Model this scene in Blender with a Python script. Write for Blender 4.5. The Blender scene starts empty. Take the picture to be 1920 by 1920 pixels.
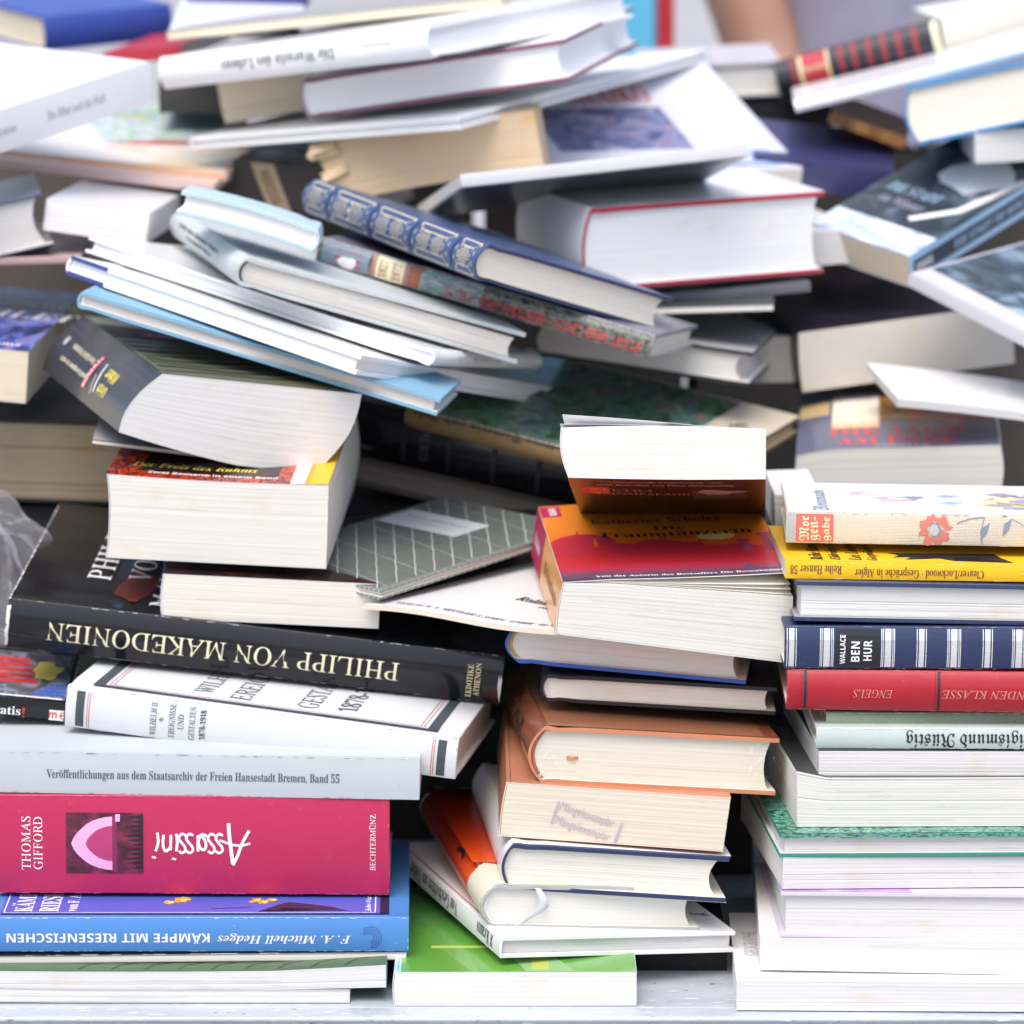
import bpy, bmesh, math, random
from mathutils import Vector, Matrix, noise
random.seed(7)
R = math.radians
SC = bpy.context.scene
COL = SC.collection

# ------------------------------------------------------------------ camera
CAM_DIST, CAM_TILT, AIM_Z = 2.0, R(10), 0.2697
cd = bpy.data.cameras.new('camera')
cd.sensor_fit = 'HORIZONTAL'; cd.sensor_width = 36.0
cd.lens = 36.0 * 7143.0 / 1920.0
cd.clip_start = 0.05; cd.clip_end = 200.0
cd.dof.use_dof = True
cd.dof.focus_distance = 2.06
cd.dof.aperture_fstop = cd.lens * 0.001 / 0.0185
cam = bpy.data.objects.new('camera', cd); COL.objects.link(cam)
cam.location = (0, -CAM_DIST*math.cos(CAM_TILT), AIM_Z + CAM_DIST*math.sin(CAM_TILT))
cam.rotation_euler = (math.pi/2 - CAM_TILT, 0, 0)
SC.camera = cam

# ------------------------------------------------------------------ sky, sun, exposure
SUN_EL, SUN_AZ = R(62), R(197)          # behind the camera and a little to its left, veiled by thin cloud
w = bpy.data.worlds.new('World'); SC.world = w; w.use_nodes = True
nt = w.node_tree
sky = nt.nodes.new('ShaderNodeTexSky'); sky.sky_type = 'NISHITA'
sky.sun_disc = False; sky.sun_elevation = SUN_EL; sky.sun_rotation = SUN_AZ
sky.air_density = 1.0; sky.dust_density = 4.0; sky.ozone_density = 1.0
nt.links.new(sky.outputs[0], nt.nodes['Background'].inputs[0])
nt.nodes['Background'].inputs[1].default_value = 0.15
sl = bpy.data.lights.new('sun', 'SUN'); sl.energy = 1.15; sl.angle = R(50); sl.color = (1.0, 0.975, 0.94)
so = bpy.data.objects.new('sun', sl); COL.objects.link(so)
sd = Vector((math.sin(SUN_AZ)*math.cos(SUN_EL), math.cos(SUN_AZ)*math.cos(SUN_EL), math.sin(SUN_EL)))
so.rotation_euler = sd.to_track_quat('Z', 'Y').to_euler(); so.location = sd*5
SC.view_settings.view_transform = 'Standard'; SC.view_settings.look = 'None'
SC.view_settings.exposure = 0.72; SC.view_settings.gamma = 1.0
try: SC.view_settings.use_curve_mapping = False
except Exception: pass
SC.render.engine = 'CYCLES'
SC.cycles.max_bounces = 8; SC.cycles.diffuse_bounces = 5; SC.cycles.transparent_max_bounces = 16

# ------------------------------------------------------------------ materials
def lin(h):
    if not isinstance(h, str): return tuple(h)
    h = h.lstrip('#'); v = [int(h[i:i+2], 16)/255 for i in (0, 2, 4)]
    return tuple(c/12.92 if c <= .04045 else ((c+.055)/1.055)**2.4 for c in v)
MATS = {}
def base(name):
    m = bpy.data.materials.new(name); m.use_nodes = True
    return m, m.node_tree, m.node_tree.nodes['Principled BSDF']
def N(t, kind, **kw):
    n = t.nodes.new('ShaderNode'+kind)
    for k, v in kw.items(): setattr(n, k, v)
    return n
def mix(t, fac, a, b, mode='MIX'):
    n = N(t, 'Mix', data_type='RGBA', blend_type=mode)
    for sock, val in ((n.inputs[0], fac), (n.inputs[6], a), (n.inputs[7], b)):
        if hasattr(val, 'links'): t.links.new(val, sock)
        elif isinstance(val, (int, float)): sock.default_value = val
        else: sock.default_value = (*lin(val), 1)
    return n.outputs[2]
def cover(name, color, rough=.45, coat=0.0, wear=.05, weave=0.0, spec=.4, scuff=.05, metal=0.0):
    """printed paper, cloth or leather: slight mottling, fine grain, optional scuffs and weave"""
    key = ('c', name)
    if key in MATS: return MATS[key]
    m, t, p = base(name)
    tc = N(t, 'TexCoord')
    n1 = N(t, 'TexNoise'); n1.inputs['Scale'].default_value = 38; n1.inputs['Detail'].default_value = 5
    t.links.new(tc.outputs['Object'], n1.inputs['Vector'])
    c = lin(color)
    lo = tuple(x*(1-wear*1.9) for x in c); hi = tuple(min(.95, x*(1+wear)+wear*.012) for x in c)
    out = mix(t, n1.outputs['Fac'], lo, hi)
    if scuff:
        n2 = N(t, 'TexNoise'); n2.inputs['Scale'].default_value = 210; n2.inputs['Detail'].default_value = 4
        t.links.new(tc.outputs['Object'], n2.inputs['Vector'])
        r = N(t, 'ValToRGB'); r.color_ramp.elements[0].position = .62; r.color_ramp.elements[1].position = .74
        t.links.new(n2.outputs['Fac'], r.inputs[0])
        f = N(t, 'Math', operation='MULTIPLY'); f.inputs[1].default_value = scuff
        t.links.new(r.outputs[0], f.inputs[0])
        out = mix(t, f.outputs[0], out, tuple(min(.85, x*.5+.4) for x in c))
    t.links.new(out, p.inputs['Base Color'])
    p.inputs['Roughness'].default_value = rough; p.inputs['Specular IOR Level'].default_value = spec
    p.inputs['Coat Weight'].default_value = coat; p.inputs['Coat Roughness'].default_value = .12
    p.inputs['Metallic'].default_value = metal
    b = N(t, 'Bump'); b.inputs['Distance'].default_value = .0004
    n3 = N(t, 'TexNoise'); n3.inputs['Detail'].default_value = 6
    if weave:
        w1 = N(t, 'TexWave', wave_type='BANDS', bands_direction='X'); w2 = N(t, 'TexWave', wave_type='BANDS', bands_direction='Z')
        w3 = N(t, 'TexWave', wave_type='BANDS', bands_direction='Y')
        for ww in (w1, w2, w3):
            ww.inputs['Scale'].default_value = 380; ww.inputs['Distortion'].default_value = 2
            t.links.new(tc.outputs['Object'], ww.inputs['Vector'])
        a1 = N(t, 'Math', operation='ADD'); a2 = N(t, 'Math', operation='ADD')
        t.links.new(w1.outputs['Fac'], a1.inputs[0]); t.links.new(w2.outputs['Fac'], a1.inputs[1])
        t.links.new(a1.outputs[0], a2.inputs[0]); t.links.new(w3.outputs['Fac'], a2.inputs[1])
        t.links.new(a2.outputs[0], b.inputs['Height']); b.inputs['Strength'].default_value = weave
    else:
        n3.inputs['Scale'].default_value = 55
        t.links.new(tc.outputs['Object'], n3.inputs['Vector'])
        t.links.new(n3.outputs['Fac'], b.inputs['Height']); b.inputs['Strength'].default_value = .35
        b.inputs['Distance'].default_value = .0008
    t.links.new(b.outputs[0], p.inputs['Normal'])
    MATS[key] = m; return m
def pages(name, color, streak=.22, yellow=0.0):
    """the cut edge of many sheets: fine streaks along the leaves, a little foxing"""
    key = ('p', name)
    if key in MATS: return MATS[key]
    m, t, p = base(name)
    uv = N(t, 'UVMap')
    def streaks(su, sv, det):
        mp = N(t, 'Mapping'); mp.inputs['Scale'].default_value = (su, sv, 1)
        n = N(t, 'TexNoise'); n.inputs['Scale'].default_value = 1; n.inputs['Detail'].default_value = det
        t.links.new(uv.outputs[0], mp.inputs['Vector']); t.links.new(mp.outputs[0], n.inputs['Vector'])
        return n.outputs['Fac']
    c = lin(color); streak *= .5
    a = streaks(9, 2600, 3); b_ = streaks(3, 520, 2); f = streaks(26, 40, 4)
    def ramp(x, lo, hi):
        r = N(t, 'MapRange'); r.inputs[1].default_value = lo; r.inputs[2].default_value = hi
        t.links.new(x, r.inputs[0]); return r.outputs[0]
    o = mix(t, ramp(a, .35, .62), tuple(x*(1-streak) for x in c), c)
    o = mix(t, ramp(b_, .3, .55), tuple(x*(1-streak*.55) for x in c), o, 'MIX')
    o = mix(t, ramp(f, .62, .78), o, (c[0]*.93, c[1]*(.86-.1*yellow), c[2]*(.74-.2*yellow)))
    t.links.new(o, p.inputs['Base Color'])
    p.inputs['Roughness'].default_value = .9; p.inputs['Specular IOR Level'].default_value = .15
    bm_ = N(t, 'Bump'); bm_.inputs['Strength'].default_value = .3; bm_.inputs['Distance'].default_value = .0003
    t.links.new(a, bm_.inputs['Height']); t.links.new(bm_.outputs[0], p.inputs['Normal'])
    MATS[key] = m; return m
def ink(name, color, rough=.5, metal=0.0, alpha=None):
    key = ('i', name)
    if key in MATS: return MATS[key]
    m, t, p = base(name)
    tc = N(t, 'TexCoord'); n = N(t, 'TexNoise'); n.inputs['Scale'].default_value = 900
    t.links.new(tc.outputs['Object'], n.inputs['Vector'])
    c = lin(color)
    t.links.new(mix(t, n.outputs['Fac'], tuple(x*.85 for x in c), tuple(min(.95, x*1.1) for x in c)), p.inputs['Base Color'])
    p.inputs['Roughness'].default_value = rough; p.inputs['Metallic'].default_value = metal
    MATS[key] = m; return m
def art(name, stops, scale=5, detail=6, distort=1.5, rough=.35, coat=.2, stretch=(1, 1, 1), lacun=2.0, contrast=(.3, .7)):
    """printed picture: noise of several colours"""
    key = ('a', name)
    if key in MATS: return MATS[key]
    m, t, p = base(name)
    uv = N(t, 'UVMap'); mp = N(t, 'Mapping'); mp.inputs['Scale'].default_value = stretch
    n = N(t, 'TexNoise'); n.inputs['Scale'].default_value = scale; n.inputs['Detail'].default_value = detail
    n.inputs['Distortion'].default_value = distort; n.inputs['Lacunarity'].default_value = lacun
    t.links.new(uv.outputs[0], mp.inputs['Vector']); t.links.new(mp.outputs[0], n.inputs['Vector'])
    mr = N(t, 'MapRange'); mr.inputs[1].default_value = contrast[0]; mr.inputs[2].default_value = contrast[1]
    t.links.new(n.outputs['Fac'], mr.inputs[0])
    r = N(t, 'ValToRGB'); e = r.color_ramp.elements
    for i, (pos, c) in enumerate(stops):
        el = e[i] if i < 2 else e.new(pos)
        el.position = pos; el.color = (*lin(c), 1)
    t.links.new(mr.outputs[0], r.inputs[0]); t.links.new(r.outputs[0], p.inputs['Base Color'])
    p.inputs['Roughness'].default_value = rough; p.inputs['Coat Weight'].default_value = coat
    MATS[key] = m; return m
def band(name, stops, axis=1, mottling=.1, rough=.35, coat=.2):
    """printed picture whose colour runs across the cover (a printed sunset, a printed vignette)"""
    key = ('b', name)
    if key in MATS: return MATS[key]
    m, t, p = base(name)
    uv = N(t, 'UVMap'); s = N(t, 'SeparateXYZ'); t.links.new(uv.outputs[0], s.inputs[0])
    n = N(t, 'TexNoise'); n.inputs['Scale'].default_value = 7; n.inputs['Detail'].default_value = 7
    t.links.new(uv.outputs[0], n.inputs['Vector'])
    a = N(t, 'Math', operation='MULTIPLY_ADD'); a.inputs[1].default_value = mottling
    t.links.new(n.outputs['Fac'], a.inputs[0]); t.links.new(s.outputs[axis], a.inputs[2])
    su = N(t, 'Math', operation='SUBTRACT'); su.inputs[1].default_value = mottling*.5
    t.links.new(a.outputs[0], su.inputs[0])
    r = N(t, 'ValToRGB'); e = r.color_ramp.elements
    for i, (pos, c) in enumerate(stops):
        el = e[i] if i < 2 else e.new(pos)
        el.position = pos; el.color = (*lin(c), 1)
    t.links.new(su.outputs[0], r.inputs[0]); t.links.new(r.outputs[0], p.inputs['Base Color'])
    p.inputs['Roughness'].default_value = rough; p.inputs['Coat Weight'].default_value = coat
    MATS[key] = m; return m

# ------------------------------------------------------------------ lettering
def _map(s, up, lo, dg=None):
    o = ''
    for c in s:
        if 'A' <= c <= 'Z': o += chr(up+ord(c)-65)
        elif 'a' <= c <= 'z': o += '\u210e' if (lo == 0x1D44E and c == 'h') else chr(lo+ord(c)-97)
        elif '0' <= c <= '9' and dg: o += chr(dg+ord(c)-48)
        else: o += c
    return o
STY = {'sans': None, 'bold': (0x1D5D4, 0x1D5EE, 0x1D7EC), 'serifb': (0x1D400, 0x1D41A, 0x1D7CE), 'serif': (0x1D434, 0x1D44E, 0x1D7CE),
       'it': (0x1D434, 0x1D44E, None), 'bi': (0x1D468, 0x1D482, 0x1D7CE), 'frak': (0x1D56C, 0x1D586, 0x1D7CE),
       'script': (0x1D4D0, 0x1D4EA, None), 'sbi': (0x1D63C, 0x1D656, None)}
UML = {'Ä': 'A', 'Ö': 'O', 'Ü': 'U', 'ä': 'a', 'ö': 'o', 'ü': 'u'}
def _raw(body):
    c = bpy.data.curves.new('t', 'FONT'); c.body = body; c.size = 1; c.resolution_u = 3
    o = bpy.data.objects.new('t', c)
    me = bpy.data.meshes.new_from_object(o)
    v = [(x.co.x, x.co.y) for x in me.vertices]; f = [tuple(p.vertices) for p in me.polygons]
    bpy.data.meshes.remove(me); bpy.data.objects.remove(o); bpy.data.curves.remove(c)
    return v, f
def glyphs(s, style='sans'):
    st = STY[style]
    plain = ''.join(UML.get(c, c) for c in s) if st else s
    body = _map(plain, *st) if st else plain
    v, f = _raw(body); v = list(v); f = list(f)
    if st:
        for i, c in enumerate(s):
            if c in UML:
                a = max((x for x, y in _raw(body[:i])[0]), default=0) if i else 0
                v2 = _raw(body[:i+1])[0]; b = max(x for x, y in v2)
                mid = (a+b)/2 + (.02 if c.islower() else .03); h = .53 if c.islower() else .74
                for dx in (-.11, .11):
                    k = len(v); r_ = .055
                    v += [(mid+dx-r_, h), (mid+dx+r_, h), (mid+dx+r_, h+2*r_), (mid+dx-r_, h+2*r_)]
                    f.append((k, k+1, k+2, k+3))
    if style == 'serif': v = [(x-.24*y, y) for x, y in v]
    return v, f
# ------------------------------------------------------------------ the book builder
def link(name, me, parent=None, mats=()):
    o = bpy.data.objects.new(name, me)
    for m in mats: me.materials.append(m)
    COL.objects.link(o)
    if parent is not None: o.parent = parent
    return o
def mesh_from(verts, faces, mat_idx=None, uvs=None, smooth=True, sharp=40):
    me = bpy.data.meshes.new('m'); me.from_pydata(verts, [], faces)
    if uvs is not None:
        l = me.uv_layers.new(name='UVMap')
        for i, lp in enumerate(me.loops): l.data[i].uv = uvs[lp.vertex_index]
    if mat_idx is not None: me.polygons.foreach_set('material_index', mat_idx)
    if smooth:
        me.polygons.foreach_set('use_smooth', [True]*len(me.polygons))
        try: me.set_sharp_from_angle(angle=R(sharp))
        except Exception: pass
    me.update(); return me
def fix_normals(me):
    b = bmesh.new(); b.from_mesh(me); bmesh.ops.recalc_face_normals(b, faces=b.faces); b.to_mesh(me); b.free()

# pieces that are a part of their own each time they are printed
ONE_EACH = {'lettering': 'lettering', 'silver_bands': 'silver_band', 'spine_bands': 'spine_band', 'raised_band': 'raised_band', 'spine_rules': 'spine_rule', 'blue_spine_cloth': 'spine_cloth'}
class Book:
    def __init__(s, key, name, label, spine='F', kind='hard', cov=None, pg=None, edge=None, inner=None, band=None,
                 bulge=None, th=None, oh=None, conc=0.0, shx=0, bow=0, bowy=0, fan=0, lift=0, liftp=1.5, jacket=None, group=None,
                 custom=None, category='book', rough=1.0, gapb=0):
        x, y, z, yaw, pit, rol, s.w, s.d, s.t = POSE[key]
        s.key, s.spine, s.kind = key, spine, kind
        s.e = bpy.data.objects.new(name, None); COL.objects.link(s.e)
        s.e.empty_display_size = .02
        Mx = Matrix.Rotation(yaw, 4, 'Z') @ Matrix.Rotation(rol, 4, 'Y') @ Matrix.Rotation(pit, 4, 'X')
        Mx.translation = (x, y, z); s.e.matrix_world = Mx
        s.e['label'] = label; s.e['category'] = category
        if group: s.e['group'] = group
        hard = kind == 'hard'
        s.bulge = bulge if bulge is not None else (.0012 if hard else .0003)
        s.th = th if th is not None else (.0026 if hard else .0004)
        s.oh = oh if oh is not None else (.0030 if hard else .0)
        s.shx, s.bow, s.bowy, s.fan, s.lift, s.liftp, s.custom = shx, bow, bowy, fan, lift, liftp, custom
        s.L, s.W = (s.w, s.d) if spine in 'FB' else (s.d, s.w)
        s.rough = rough; s.dec = {}; s.layer = 0
        s.cov = cov; s.hard = hard
        if jacket: s.case('cover_boards', cov, edge or cov, inner or pg, 0.0)
        else: s.case('cover', cov, edge or cov, inner or pg, 0.0)
        if jacket: s.jacket(jacket)
        s.block(pg, conc)
        if band: s.endband(band)
    # canonical (a along spine, b away from spine, c thickness) -> local frame -> bent
    def loc(s, a, b, c):
        sp = s.spine
        if sp == 'F': return (a, b, c)
        if sp == 'L': return (b, s.d-a, c)
        if sp == 'B': return (s.w-a, s.d-b, c)
        return (s.w-b, a, c)
    def bend(s, p):
        x, y, z = p; xx = x/s.w; yy = y/s.d; zz = z/s.t
        if s.fan: z *= 1+s.fan*xx
        if s.shx: x += s.shx*(zz-1)
        if s.bow: z += s.bow*4*xx*(1-xx)
        if s.bowy: z += s.bowy*4*yy*(1-yy)
        if s.custom: x, y, z = s.custom(s, x, y, z, xx, yy, zz)
        return (x, y, z)
    def bs(s, c):
        k = 2*c/s.t-1
        return s.bulge*k*k
    def up(s, b):
        return s.lift*max(0, b/s.W)**s.liftp if s.lift else 0
    def profile(s, off=0.0, th=None, wrap=0.0):
        """pairs (outer, inner) of (b, c) round the case from the lower fore-edge to the upper fore-edge"""
        th = th if th is not None else s.th
        t, W = s.t, s.W; nb = 10
        groove = (.0007 if s.hard and s.bulge > .001 else 0)
        bj = s.bulge + (.007 if s.hard else .002)
        out = []
        ts = min(th, .0016)
        for i in range(nb+1):
            b = W+wrap + (bj-W-wrap)*i/nb
            g = groove if i == nb else 0
            out.append(((b, -off+g), (b, -off+th+g*.6)))
        out.append(((s.bulge+.0025, -off), (s.bulge+.0025, -off+th)))
        ns = 14 if s.bulge > .001 else 6
        for i in range(ns+1):
            c = t*i/ns
            o = (s.bs(c)-off, -off+(t+2*off)*i/ns)
            out.append((o, (s.bs(c)-off+ts, min(max(c, th-off), t-th+off))))
        out.append(((s.bulge+.0025, t+off), (s.bulge+.0025, t+off-th)))
        for i in range(nb, -1, -1):
            b = W+wrap + (bj-W-wrap)*i/nb
            g = groove if i == nb else 0; u = s.up(b)
            out.append(((b, t+off-g+u), (b, t+off-th-g*.6+u)))
        return out
    def sheet(s, prof, a0, a1, na, mats3, name, wavy=0.0):
        n = len(prof); V = []; F = []; MI = []; UV = []
        for j in range(na+1):
            for i, (o, q) in enumerate(prof):
                for k, (b, c) in enumerate((o, q)):
                    a = a0+(a1-a0)*j/na
                    if wavy and j in (0, na):
                        a += (1 if j == 0 else -1)*wavy*(noise.noise(Vector((b*60+s.d*99, c*90, j*3.3)))*.5+.5)
                    V.append(s.bend(s.loc(a, b, c))); UV.append((a/s.L, b/s.W))
        idx = lambda j, i, k: (j*n+i)*2+k
        for j in range(na):
            for i in range(n-1):
                F.append((idx(j, i, 0), idx(j+1, i, 0), idx(j+1, i+1, 0), idx(j, i+1, 0))); MI.append(0)
                F.append((idx(j, i, 1), idx(j, i+1, 1), idx(j+1, i+1, 1), idx(j+1, i, 1))); MI.append(1)
            for i, fl in ((0, 0), (n-1, 1)):
                q = (idx(j, i, 0), idx(j, i, 1), idx(j+1, i, 1), idx(j+1, i, 0))
                F.append(q if not fl else q[::-1]); MI.append(2)
        for j, fl in ((0, 1), (na, 0)):
            for i in range(n-1):
                q = (idx(j, i, 0), idx(j, i, 1), idx(j, i+1, 1), idx(j, i+1, 0))
                F.append(q if fl else q[::-1]); MI.append(2)
        me = mesh_from(V, F, MI, UV, sharp=35); fix_normals(me)
        return link(name, me, s.e, mats3)
    def case(s, name, cov, edge, inner, off):
        o = s.sheet(s.profile(), 0, s.L, 12, (cov, inner, edge), name)
        if s.hard:
            b = o.modifiers.new('soft_edges', 'BEVEL'); b.width = .0005; b.segments = 2; b.limit_method = 'ANGLE'; b.angle_limit = R(50)
        s.cover_obj = o
    def jacket(s, m):
        s.cover_obj = s.sheet(s.profile(off=.00035, th=.0002, wrap=.0006), .0003, s.L-.0006, 14, (m, m, m), 'dust_jacket', wavy=.0009)
        s.eps0 = .0006
    def block(s, pg, conc):
        th, oh, t, W, L = s.th, s.oh, s.t, s.W, s.L
        z0, z1 = th+.0001, t-th-.0001
        nl = int(max(8, min(64, (z1-z0)/.00042)))
        na, nb = 14, 10
        ts = min(th, .0016)
        V = []; F = []; UV = []
        rnd = random.Random(hash(s.key) & 0xffff if False else sum(map(ord, s.key)))
        slow = [rnd.uniform(-1, 1) for _ in range(8)]
        for l in range(nl+1):
            c = z0+(z1-z0)*l/nl; k = 2*c/t-1
            cl = s.up(W)
            j1 = rnd.uniform(0, .00014)*s.rough; j2 = rnd.uniform(0, .00014)*s.rough; j3 = rnd.uniform(0, .00014)*s.rough
            if rnd.random() < .05: j1 += .0003*s.rough; j2 += .0003*s.rough
            b0 = s.bs(c)+ts+.0003; b1 = W-oh-conc*(1-k*k)-j1
            a0 = oh+j2; a1 = L-oh-j3
            ring = []
            for i in range(na): ring.append((a0+(a1-a0)*i/na, b0))
            for i in range(nb): ring.append((a1, b0+(b1-b0)*i/nb))
            for i in range(na): ring.append((a1+(a0-a1)*i/na, b1))
            for i in range(nb): ring.append((a0, b1+(b0-b1)*i/nb))
            per = 0; last = ring[0]
            for (a, b) in ring:
                per += math.hypot(a-last[0], b-last[1]); last = (a, b)
                V.append(s.bend(s.loc(a, b, c))); UV.append((per+s.w, c))
        n = 2*(na+nb)
        for l in range(nl):
            for i in range(n):
                j = (i+1) % n
                F.append((l*n+i, l*n+j, (l+1)*n+j, (l+1)*n+i))
        for l in (0, nl):            # the outermost leaves, as grids so that they bend with the cover
            c = z0+(z1-z0)*l/nl; k = 2*c/t-1; k0 = len(V)
            b0 = s.bs(c)+ts+.0003; b1 = W-oh-conc*(1-k*k)-.0003
            for j in range(nb+1):
                for i in range(na+1):
                    V.append(s.bend(s.loc(oh+.0003+(L-2*oh-.0006)*i/na, b0+(b1-b0)*j/nb, c))); UV.append((i*.01, c))
            for j in range(nb):
                for i in range(na):
                    p = k0+j*(na+1)+i; q = (p, p+1, p+na+2, p+na+1); F.append(q if l else q[::-1])
        me = mesh_from(V, F, None, UV, sharp=38); fix_normals(me)
        s.block_obj = link('page_block', me, s.e, (pg,))
    def endband(s, m):
        """striped cord at head and tail of the spine"""
        r = .0011; ns = 24; nc = 8
        for end in (0, 1):
            V = []; F = []; k0 = 0; a = s.oh-.0003 if end == 0 else s.L-s.oh+.0003
            for i in range(ns+1):
                c = s.th+(s.t-2*s.th)*i/ns; b = s.bs(c)+min(s.th, .0016)+.0012
                for q in range(nc):
                    an = 2*math.pi*q/nc
                    V.append(s.bend(s.loc(a+r*math.cos(an), b+r*math.sin(an), c)))
            for i in range(ns):
                for q in range(nc):
                    p = k0+i*nc; F.append((p+q, p+(q+1) % nc, p+nc+(q+1) % nc, p+nc+q))
            me = mesh_from(V, F); fix_normals(me); link('endband', me, s.e, (m,))
    # ---- things printed on the faces.  F: (x,z)  T: (x,y)  L: (d-y,z)  R: (y,z)  B: (x,d-y)
    def on(s, side, u, v, eps):
        isp = side == s.spine
        pgin = 0 if isp or side in 'TB' else s.oh
        eps = eps + getattr(s, 'eps0', .00012)
        if side == 'T':
            b = {'F': v, 'B': s.d-v, 'L': u, 'R': s.w-u}[s.spine]
            return s.bend((u, v, s.t+eps+s.up(b)))
        if side == 'B': return s.bend((u, s.d-v, -eps))
        f = (s.bs(min(max(v, 0), s.t)) if isp else pgin)-eps
        if side == 'F': return s.bend((u, f, v))
        if side == 'L': return s.bend((f, s.d-u, v))
        if side == 'R': return s.bend((s.w-f, u, v))
    def dim(s, side): return {'F': (s.w, s.t), 'T': (s.w, s.d), 'B': (s.w, s.d), 'L': (s.d, s.t), 'R': (s.d, s.t)}[side]
    def put(s, side, vs, fs, mat, name, uv=None, eps=None):
        if eps is None: eps = .00004
        if name in ONE_EACH:
            s.layer += 1; name = '%s#%d' % (ONE_EACH[name], s.layer)
        d = s.dec.setdefault(name, dict(V=[], F=[], M=[], mats=[], UV=[]))
        if mat not in d['mats']: d['mats'].append(mat)
        k = len(d['V']); mi = d['mats'].index(mat)
        d['V'] += [s.on(side, u, v, eps) for u, v in vs]
        d['UV'] += uv if uv else [(u/.1, v/.1) for u, v in vs]
        d['F'] += [tuple(i+k for i in f) for f in fs]; d['M'] += [mi]*len(fs)
    def text(s, side, body, u, v, h, width=None, rot=0, mat=None, style='sans', name='lettering', eps=.00016, maxh=None):
        vs, fs = glyphs(body, style)
        x0 = min(p[0] for p in vs); x1 = max(p[0] for p in vs); y0 = min(p[1] for p in vs); y1 = max(p[1] for p in vs)
        ky = h/(y1-y0); kx = (width/(x1-x0)) if width else ky
        ca, sa = math.cos(R(rot)), math.sin(R(rot))
        o = []
        for x, y in vs:
            X = (x-(x0+x1)/2)*kx; Y = (y-(y0+y1)/2)*ky
            o.append((u+X*ca-Y*sa, v+X*sa+Y*ca))
        s.put(side, o, fs, mat, name, eps=eps)
    def rect(s, side, u0, v0, u1, v1, mat, name='printed_panel', eps=.00004, cell=.006):
        nu = max(1, min(40, int(abs(u1-u0)/cell))); nv = max(1, min(40, int(abs(v1-v0)/min(cell, .003 if side in 'FLR' else cell))))
        vs = []; uv = []; fs = []
        for j in range(nv+1):
            for i in range(nu+1):
                vs.append((u0+(u1-u0)*i/nu, v0+(v1-v0)*j/nv)); uv.append((i/nu, j/nv))
        for j in range(nv):
            for i in range(nu):
                p = j*(nu+1)+i; fs.append((p, p+1, p+nu+2, p+nu+1))
        s.put(side, vs, fs, mat, name, uv, eps)
    def all(s, side, mat, name='printed_picture', m=.0, eps=.00004):
        a, b = s.dim(side); s.rect(side, m*a, m*b, a-m*a, b-m*b, mat, name, eps)
    def poly(s, side, pts, mat, name='printed_picture', eps=.0001):
        b_ = bmesh.new(); f_ = b_.faces.new([b_.verts.new((p[0], p[1], 0)) for p in pts])
        bmesh.ops.triangulate(b_, faces=[f_])
        lim = .0035 if side in 'FLR' else .012
        for _ in range(5):
            lg = [e for e in b_.edges if e.calc_length() > lim]
            if not lg: break
            bmesh.ops.subdivide_edges(b_, edges=lg, cuts=1); bmesh.ops.triangulate(b_, faces=[f for f in b_.faces if len(f.verts) > 3])
        b_.verts.index_update()
        vs = [(v.co.x, v.co.y) for v in b_.verts]; fs = [tuple(v.index for v in f.verts) for f in b_.faces]; b_.free()
        s.put(side, vs, fs, mat, name, eps=eps)
    def line(s, side, pts, wd, mat, name='printed_lines', eps=.0001, closed=False):
        vs = []; fs = []
        P = list(pts)+([pts[0]] if closed else [])
        Q = []
        for (a, b) in zip(P[:-1], P[1:]):
            n = max(1, int(math.hypot(b[0]-a[0], b[1]-a[1])/.005))
            for i in range(n): Q.append((a[0]+(b[0]-a[0])*i/n, a[1]+(b[1]-a[1])*i/n))
        Q.append(P[-1])
        for i, p in enumerate(Q):
            a = Q[max(0, i-1)]; b = Q[min(len(Q)-1, i+1)]
            dx, dy = b[0]-a[0], b[1]-a[1]; L = math.hypot(dx, dy) or 1
            nx, ny = -dy/L*wd/2, dx/L*wd/2
            vs += [(p[0]+nx, p[1]+ny), (p[0]-nx, p[1]-ny)]
        for i in range(len(Q)-1): fs.append((2*i, 2*i+1, 2*i+3, 2*i+2))
        s.put(side, vs, fs, mat, name, eps=eps)
    def frame(s, side, u0, v0, u1, v1, wd, mat, name='printed_lines', eps=.0001):
        h = wd/2
        for a in (((u0, v0), (u1, v0)), ((u1, v0+h), (u1, v1-h)), ((u1, v1), (u0, v1)), ((u0, v1-h), (u0, v0+h))):
            s.line(side, a, wd, mat, name, eps)
    def blob(s, side, u, v, ru, rv, mat, name='printed_picture', n=18, wob=.25, eps=.0001, seed=0):
        pts = []
        for i in range(n):
            a = 2*math.pi*i/n; k = 1+wob*noise.noise(Vector((math.cos(a)*1.7+seed, math.sin(a)*1.7, seed*3.1+u*50)))
            pts.append((u+ru*k*math.cos(a), v+rv*k*math.sin(a)))
        s.poly(side, pts, mat, name, eps)
    def leaf_gaps(s, side, n, shade=(.34, .33, .31)):
        """fine dark gaps and shadows between uneven leaves"""
        W_, T_ = s.dim(side); rn = random.Random(len(s.key)*7+n)
        for _ in range(n):
            v = s.th+.001+(T_-2*s.th-.002)*rn.random(); L_ = W_*rn.choice((.04, .08, .15, .3, .6)); u = rn.uniform(s.oh+.0015, max(s.oh+.002, W_-L_-s.oh-.002))
            e = min(u+L_, W_-s.oh-.002); s.line(side, [(u, v), ((u+e)/2, v+rn.uniform(-.0002, .0002)), (e, v+rn.uniform(-.0003, .0003))], rn.uniform(.00006, .00013), ink('leaf shadow %.2f' % shade[0], shade, .9), 'leaf_gaps', .0002)
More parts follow.
